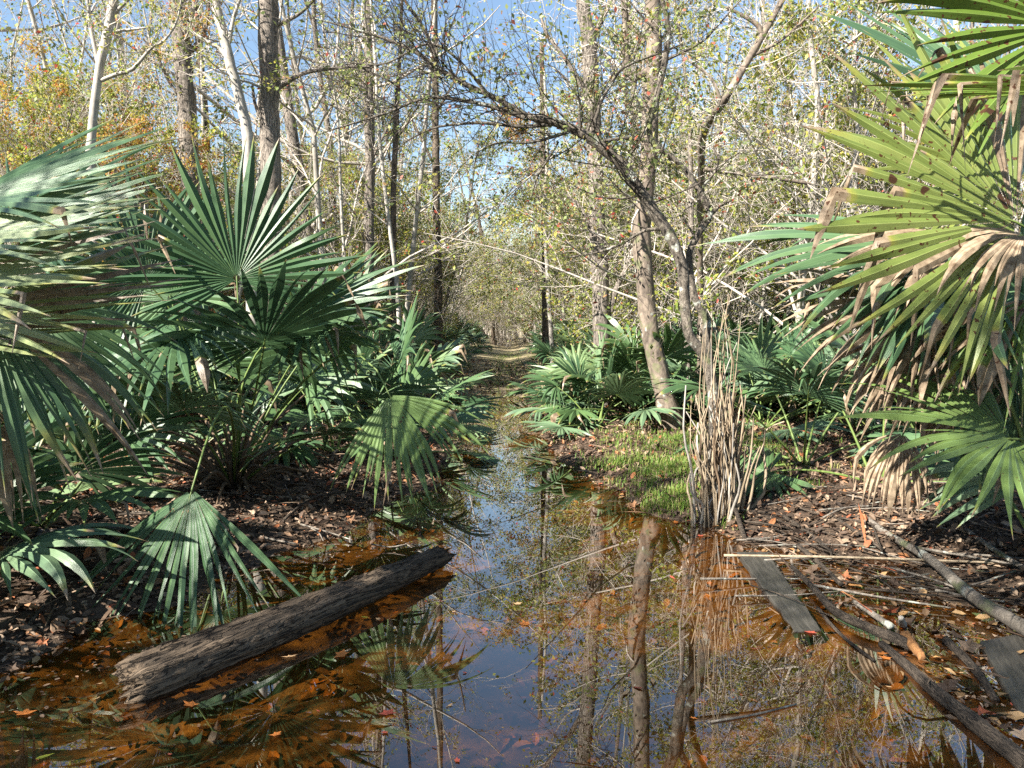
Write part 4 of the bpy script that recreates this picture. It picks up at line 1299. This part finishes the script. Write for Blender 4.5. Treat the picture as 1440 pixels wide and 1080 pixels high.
for q in range(90):
    if q < 64: px, py = rg.uniform(1060, 1440), rg.uniform(690, 830)
    else: px, py = rg.uniform(0, 560), rg.uniform(640, 760)
    a_ = rg.normal(.55, .5); l = rg.uniform(.25, .9)
    c = gp(px, py, .1); d_ = np.array([math.cos(a_), -math.sin(a_), 0]) * l / 2
    P = [c - d_, c + rg.normal(size=3) * .02, c + d_]
    for p in P: p[2] = max(.0, float(hz(p[0], p[1]))) + rg.uniform(.01, .05)
    mb = MB(); r = rg.uniform(.004, .011); tubes(mb, smooth_path(P, 7), np.linspace(r, r * .6, 7), 5, cap=True, lump=.05)
    o = wood('fallen_twig', 'small dry twig lying among the dead leaves on the bank', 'twig', mb, 'stick' if rg.random() < .6 else 'stick_pale', True)
    o['group'] = 'small twigs on the banks'


def plank(name, label, quad, th, mat, z=(.0, .0)):
    a, b, c, d = quad                              # far left, far right, near right, near left
    V = np.array([a, b, c, d])
    n = 14
    L = np.linspace(0, 1, n)[:, None]
    rg = np.random.default_rng(int(abs(a[0] * 1000)))
    mb = MB()
    jl = rg.normal(size=(n, 1)) * .004; jr = rg.normal(size=(n, 1)) * .004
    ac = (b - a) / np.linalg.norm(b - a)
    l = V[0] * (1 - L) + V[3] * L + ac * jl; r = V[1] * (1 - L) + V[2] * L + ac * jr
    bot = np.array([0, 0, -th]); bv = .006
    prof = np.stack([l + bot, l - Z * bv, l + ac * bv, (l + r) / 2 + Z * rg.normal(size=(n, 1)) * .0015, r - ac * bv, r - Z * bv, r + bot], 1)
    k = 7
    i = np.arange(n - 1)[:, None]; j = np.arange(k)[None]
    Q = np.stack([i * k + j, i * k + (j + 1) % k, (i + 1) * k + (j + 1) % k, (i + 1) * k + j], -1).reshape(-1, 4)
    v = np.concatenate([prof.reshape(-1, 3), [prof[0].mean(0)], [prof[-1].mean(0)]])
    T = [((jj + 1) % k, jj, n * k) for jj in range(k)] + [((n - 1) * k + jj, (n - 1) * k + (jj + 1) % k, n * k + 1) for jj in range(k)]
    mb.add(v, Q, T)
    ax = (V[3] + V[2] - V[0] - V[1])
    c0 = V.mean(0); c0[2] -= th
    ang = math.atan2(ax[1], ax[0]) - math.pi / 2
    R_ = np.array([[math.cos(-ang), -math.sin(-ang), 0], [math.sin(-ang), math.cos(-ang), 0], [0, 0, 1]])
    mb.V = [(v - c0) @ R_.T for v in mb.V]
    o = mb.build(name, M[mat], smooth=False)
    o.location = tuple(c0); o.rotation_euler = (0, 0, ang)
    return tag(o, label, 'plank')


plank('old_plank', 'dark wet board sloping into the water right of centre', (gp(1037, 776, .055), gp(1079, 776, .055), gp(1156, 886, .005), gp(1118, 888, .005)), .035, 'plank')
plank('old_plank', 'dark sunken board at the right edge of the frame', (gp(1378, 902, .03), gp(1440, 890, .03), gp(1530, 1010, .01), gp(1440, 1014, .01)), .035, 'plank')

# ------------------------------------------------------------------ litter, floating leaves, grass
rg = np.random.default_rng(55)


def litter(n, xr, yr, cond, size, mat, name, label, dz=.006, tilt=.45):
    x = rg.uniform(*xr, n); y = yr[0] + (yr[1] - yr[0]) * rg.random(n) ** 1.5
    h = hz(x, y)
    k = cond(x, y, h)
    x, y, h = x[k], y[k], h[k]
    e = .05
    gxn = -(hz(x + e, y) - hz(x - e, y)) / (2 * e); gyn = -(hz(x, y + e) - hz(x, y - e)) / (2 * e)
    nr = np.stack([gxn, gyn, np.ones(len(x))], -1) + rg.normal(size=(len(x), 3)) * tilt
    nr[:, 2] = np.abs(nr[:, 2])
    pos = np.stack([x, y, h + dz + rg.random(len(x)) * .015], -1)
    mb = MB()
    scatter(mb, DEAD_V, None, DEAD_T, pos, nr, rg.normal(size=(len(x), 3)), rg.uniform(size[0], size[1], len(x)))
    o = mb.build(name, M[mat], smooth=False)
    return tag(o, label, 'leaf litter', kind='stuff')


litter(42000, (-5.5, 6), (2.5, 14), lambda x, y, h: h > .005, (.03, .095), 'litter', 'leaf_litter', 'dry brown dead leaves carpeting the banks near the water')
litter(26000, (-14, 14), (12, 30), lambda x, y, h: (h > .005), (.06, .13), 'litter', 'far_leaf_litter', 'dry brown dead leaves on the forest floor further back')
litter(5000, (-3, 3.2), (2.5, 12), lambda x, y, h: (h < .0) & (h > -.3), (.04, .09), 'litter_wet', 'sunken_leaves', 'brown leaves sunk on the bed of the flooded trail', tilt=.25)

litter(60000, (-4.5, 5), (2.5, 11), lambda x, y, h: h > -.02, (.01, .032), 'litter', 'leaf_fragments', 'crumbled fragments of dead leaves covering the mud', dz=.002, tilt=.3)
n = 2600
x = rg.uniform(-5, 5.5, n); y = rg.uniform(3, 13, n); h = hz(x, y); k_ = h > -.03; x, y, h = x[k_], y[k_], h[k_]
SV = np.array([(0, .012, 0), (.33, .02, .03), (.66, .016, .035), (1, 0, .0), (.66, -.016, .03), (.33, -.02, .04), (0, -.012, 0)])
mb = MB(); nr_ = rg.normal(size=(len(x), 3)) * .15 + Z
scatter(mb, SV, [(0, 1, 5, 6), (1, 2, 4, 5)], [(2, 3, 4)], np.stack([x, y, np.maximum(h, 0) + .012], -1), nr_, rg.normal(size=(len(x), 3)), rg.uniform(.12, .5, len(x)))
tag(mb.build('straw_litter', M['litter'], smooth=False), 'dry strips of old palm blades and straw strewn over the banks', 'litter', kind='stuff')
A5 = np.arange(10) * math.pi / 5
LB_V = np.array([(0, 0, .0)] + [((.5 if q % 2 == 0 else .24) * math.cos(a), (.5 if q % 2 == 0 else .24) * math.sin(a), .10 * (q % 3)) for q, a in enumerate(A5)])
LB_T = [(0, 1 + q, 1 + (q + 1) % 10) for q in range(10)]
n = 2600
x = rg.uniform(-5, 5.5, n); y = 2.8 + 9 * rg.random(n) ** 1.3; h = hz(x, y); k_ = h > -.02; x, y, h = x[k_], y[k_], h[k_]
mb = MB()
scatter(mb, LB_V, None, LB_T, np.stack([x, y, np.maximum(h, 0) + .012], -1), rg.normal(size=(len(x), 3)) * .35 + Z, rg.normal(size=(len(x), 3)), rg.uniform(.05, .13, len(x)))
tag(mb.build('lobed_litter', M['litter'], smooth=False), 'bigger lobed dead leaves lying over the finer litter', 'litter', kind='stuff')
n = 5200
y = rg.uniform(2.6, 15, n); lx_ = np.interp(y, LE[:, 1], LE[:, 0]); rx_ = np.interp(y, RE[:, 1], RE[:, 0])
e_ = rg.exponential(.28, n); x = np.where(rg.random(n) < .5, lx_ + e_, rx_ - e_ * 1.5)
k_ = (hz(x, y) < 0) & (vnoise(x, y, 2.2, 8) + .35 * rg.normal(size=n) > .0); x, y = x[k_], y[k_]
mb = MB()
scatter(mb, DEAD_V * np.array([1, 1, .3]), None, DEAD_T, np.stack([x, y, np.full(len(x), .002)], -1), rg.normal(size=(len(x), 3)) * .06 + Z, rg.normal(size=(len(x), 3)), rg.uniform(.006, .035, len(x)))
tag(mb.build('floating_debris', M['litter'], smooth=False), 'specks of leaf and bark floating along the edges of the water', 'debris', kind='stuff')
# grass on the right bank
def grass(n, area, hgt, name, label, clump=.05):
    c = []
    nc = n // 14
    for q in range(nc):
        c.append(area(rg))
    c = np.array(c)
    idx = rg.integers(0, nc, n)
    x = c[idx, 0] + rg.normal(size=n) * clump; y = c[idx, 1] + rg.normal(size=n) * clump
    h = hz(x, y)
    k = h > .0
    x, y, h = x[k], y[k], h[k]; n = len(x)
    L = rg.uniform(hgt[0], hgt[1], n); az = rg.uniform(0, 6.28, n); b = rg.uniform(.15, .7, n)
    d = np.stack([np.cos(az), np.sin(az), np.zeros(n)], -1); s = np.stack([-np.sin(az), np.cos(az), np.zeros(n)], -1)
    w = rg.uniform(.0025, .005, n)[:, None]
    p0 = np.stack([x, y, h - .005], -1)
    p1 = p0 + Z * (L * .6)[:, None] + d * (L * b * .3)[:, None]
    p2 = p0 + Z * (L * (1 - .35 * b))[:, None] + d * (L * b)[:, None]
    v = np.stack([p0 - s * w, p0 + s * w, p1 + s * w * .8, p1 - s * w * .8, p2], 1).reshape(-1, 3)
    o4 = (np.arange(n) * 5)[:, None]
    mb = MB(); mb.add(v, np.array([[0, 1, 2, 3]]) + o4, np.array([[3, 2, 4]]) + o4)
    o = mb.build(name, M['grass'], smooth=False)
    return tag(o, label, 'grass', kind='stuff')


def gA(r):
    while True:
        p = gp(r.normal(960, 85), r.normal(655, 32), .1)
        if vnoise(p[0], p[1], 2.6, 6) + .5 * r.normal() > .1 and 2 < p[1] < 14:
            return p[:2]


grass(13000, gA, (.03, .12), 'bank_grass', 'short bright green grass on the sunny bank right of the water')
grass(2600, lambda r: np.array([-.15 + r.normal() * .55, r.uniform(17, 40)]), (.06, .16), 'trail_grass', 'pale grass growing along the far dry end of the trail', .12)

# floating leaves as individuals
STAR = []
for q in range(10):
    a_ = q * math.pi / 5
    r = (.5, .27, .44, .25, .40, .24, .47, .28, .36, .2)[q]
    STAR.append((r * math.cos(a_), r * math.sin(a_), .03 if q % 2 == 0 else .0))
STAR_V = np.array([(0, 0, .02)] + STAR)
STAR_T = [(0, 1 + q, 1 + (q + 1) % 10) for q in range(10)]
OV_V = np.array([(-.5, 0, .02), (-.2, .2, 0), (.15, .22, .01), (.5, 0, .04), (.15, -.22, .02), (-.2, -.2, 0), (0, 0, .03), (-.8, .05, .01)])
OV_T = [(0, 6, 1), (1, 6, 2), (2, 6, 3), (3, 6, 4), (4, 6, 5), (5, 6, 0), (0, 1, 7)]
LM = {}
for nm, (v, t) in dict(star=(STAR_V, STAR_T), oval=(OV_V, OV_T)).items():
    for mt in ('float_orange', 'float_tan', 'float_red', 'float_yellow'):
        mb = MB(); mb.add(v, None, t); me = mb.mesh('leaf', False); me.materials.append(M[mt]); LM[nm, mt] = me


def fleaf(px, py, size, shape, mt, label, group=None, z=.004, tilt=.08):
    p = gp(px, py, .01)
    p[2] = max(0, float(hz(p[0], p[1]))) + z
    o = bpy.data.objects.new('floating_leaf' if hz(p[0], p[1]) < 0 else 'fallen_leaf', LM[shape, mt])
    COL.objects.link(o)
    size *= .72
    o.location = tuple(p); o.scale = (size, size * rg.uniform(.6, 1), size)
    o.rotation_euler = (rg.normal() * tilt, rg.normal() * tilt, rg.uniform(0, 6.28))
    return tag(o, label, 'leaf', group)


NAMED = [
    (738, 875, .12, 'star', 'float_orange', 'star shaped orange leaf floating in the blue reflection'),
    (728, 847, .09, 'star', 'float_tan', 'small tan leaf floating above the star shaped orange leaf'),
    (918, 955, .10, 'oval', 'float_tan', 'pale curled leaf floating beside the trunk reflection'),
    (898, 965, .07, 'oval', 'float_red', 'reddish leaf floating next to the pale curled leaf'),
    (880, 972, .08, 'oval', 'float_tan', 'brownish leaf floating over the trunk reflection'),
    (480, 918, .15, 'star', 'float_orange', 'orange leaf floating just below the fallen log'),
    (630, 922, .12, 'star', 'float_orange', 'bright orange leaf floating over the fan reflection'),
    (618, 805, .13, 'star', 'float_orange', 'orange leaf resting against the far end of the log'),
    (592, 815, .13, 'star', 'float_orange', 'orange leaf lying on the waterline of the log far end'),
    (408, 921, .12, 'star', 'float_tan', 'tan leaf resting against the near side of the log'),
    (268, 988, .13, 'star', 'float_orange', 'orange leaf floating under the near end of the log'),
    (35, 1000, .16, 'star', 'float_orange', 'large orange leaf floating at the lower left corner'),
    (60, 1062, .07, 'oval', 'float_yellow', 'small yellow green leaf floating at the bottom left'),
    (512, 866, .05, 'oval', 'float_yellow', 'tiny yellow green leaf at the edge of the log'),
    (1240, 917, .09, 'star', 'float_orange', 'orange leaf at the start of the thick branch'),
    (1245, 923, .10, 'star', 'float_orange', 'orange leaf floating by the thick branch'),
    (1395, 904, .10, 'star', 'float_orange', 'orange leaf lying by the sunken board'),
    (1140, 887, .11, 'star', 'float_red', 'red leaf at the foot of the sloping board'),
    (1168, 814, .07, 'oval', 'float_orange', 'orange leaf under the long cane'),
    (1310, 812, .06, 'oval', 'float_yellow', 'yellow leaf in the shadow beside the lichen pole'),
    (950, 733, .14, 'star', 'float_orange', 'orange leaf on the waterline left of the cane clump'),
    (985, 752, .12, 'star', 'float_red', 'red leaf in the water at the foot of the cane clump'),
    (1075, 748, .13, 'star', 'float_orange', 'orange leaf on the mud right of the cane clump'),
    (945, 810, .07, 'oval', 'float_red', 'little red leaf floating beneath the cane clump reflection'),
    (1060, 910, .07, 'oval', 'float_red', 'little red leaf floating below the sloping board'),
    (995, 835, .06, 'oval', 'float_orange', 'little orange leaf floating right of the trunk reflection'),
    (388, 1030, .08, 'star', 'float_orange', 'small orange leaf floating low on the left side'),
    (545, 1000, .12, 'star', 'float_red', 'red star shaped leaf floating in the lower blue reflection'),
    (1430, 760, .06, 'oval', 'float_yellow', 'yellow leaf on the bank at the right edge'),
    (1020, 690, .1, 'star', 'float_tan', 'tan leaf on the grass by the cane clump'),
]
for (px, py, s, sh, mt, lab) in NAMED:
    fleaf(px, py, s, sh, mt, lab)
for q in range(46):
    if q < 24: px, py = rg.uniform(20, 700), rg.uniform(800, 1070)
    elif q < 40: px, py = rg.uniform(1040, 1430), rg.uniform(700, 1000)
    else: px, py = rg.uniform(600, 1000), rg.uniform(690, 1060)
    fleaf(px, py, rg.uniform(.025, .06), 'star' if rg.random() < .3 else 'oval', ['float_orange', 'float_tan', 'float_tan', 'float_red'][rg.integers(4)], 'small fallen leaf scattered on the water and its muddy edge', 'small leaves scattered on the water')
print('tris unique', sum(len(m.loops) - 2 * len(m.polygons) for m in bpy.data.meshes), 'objects', len(bpy.data.objects))
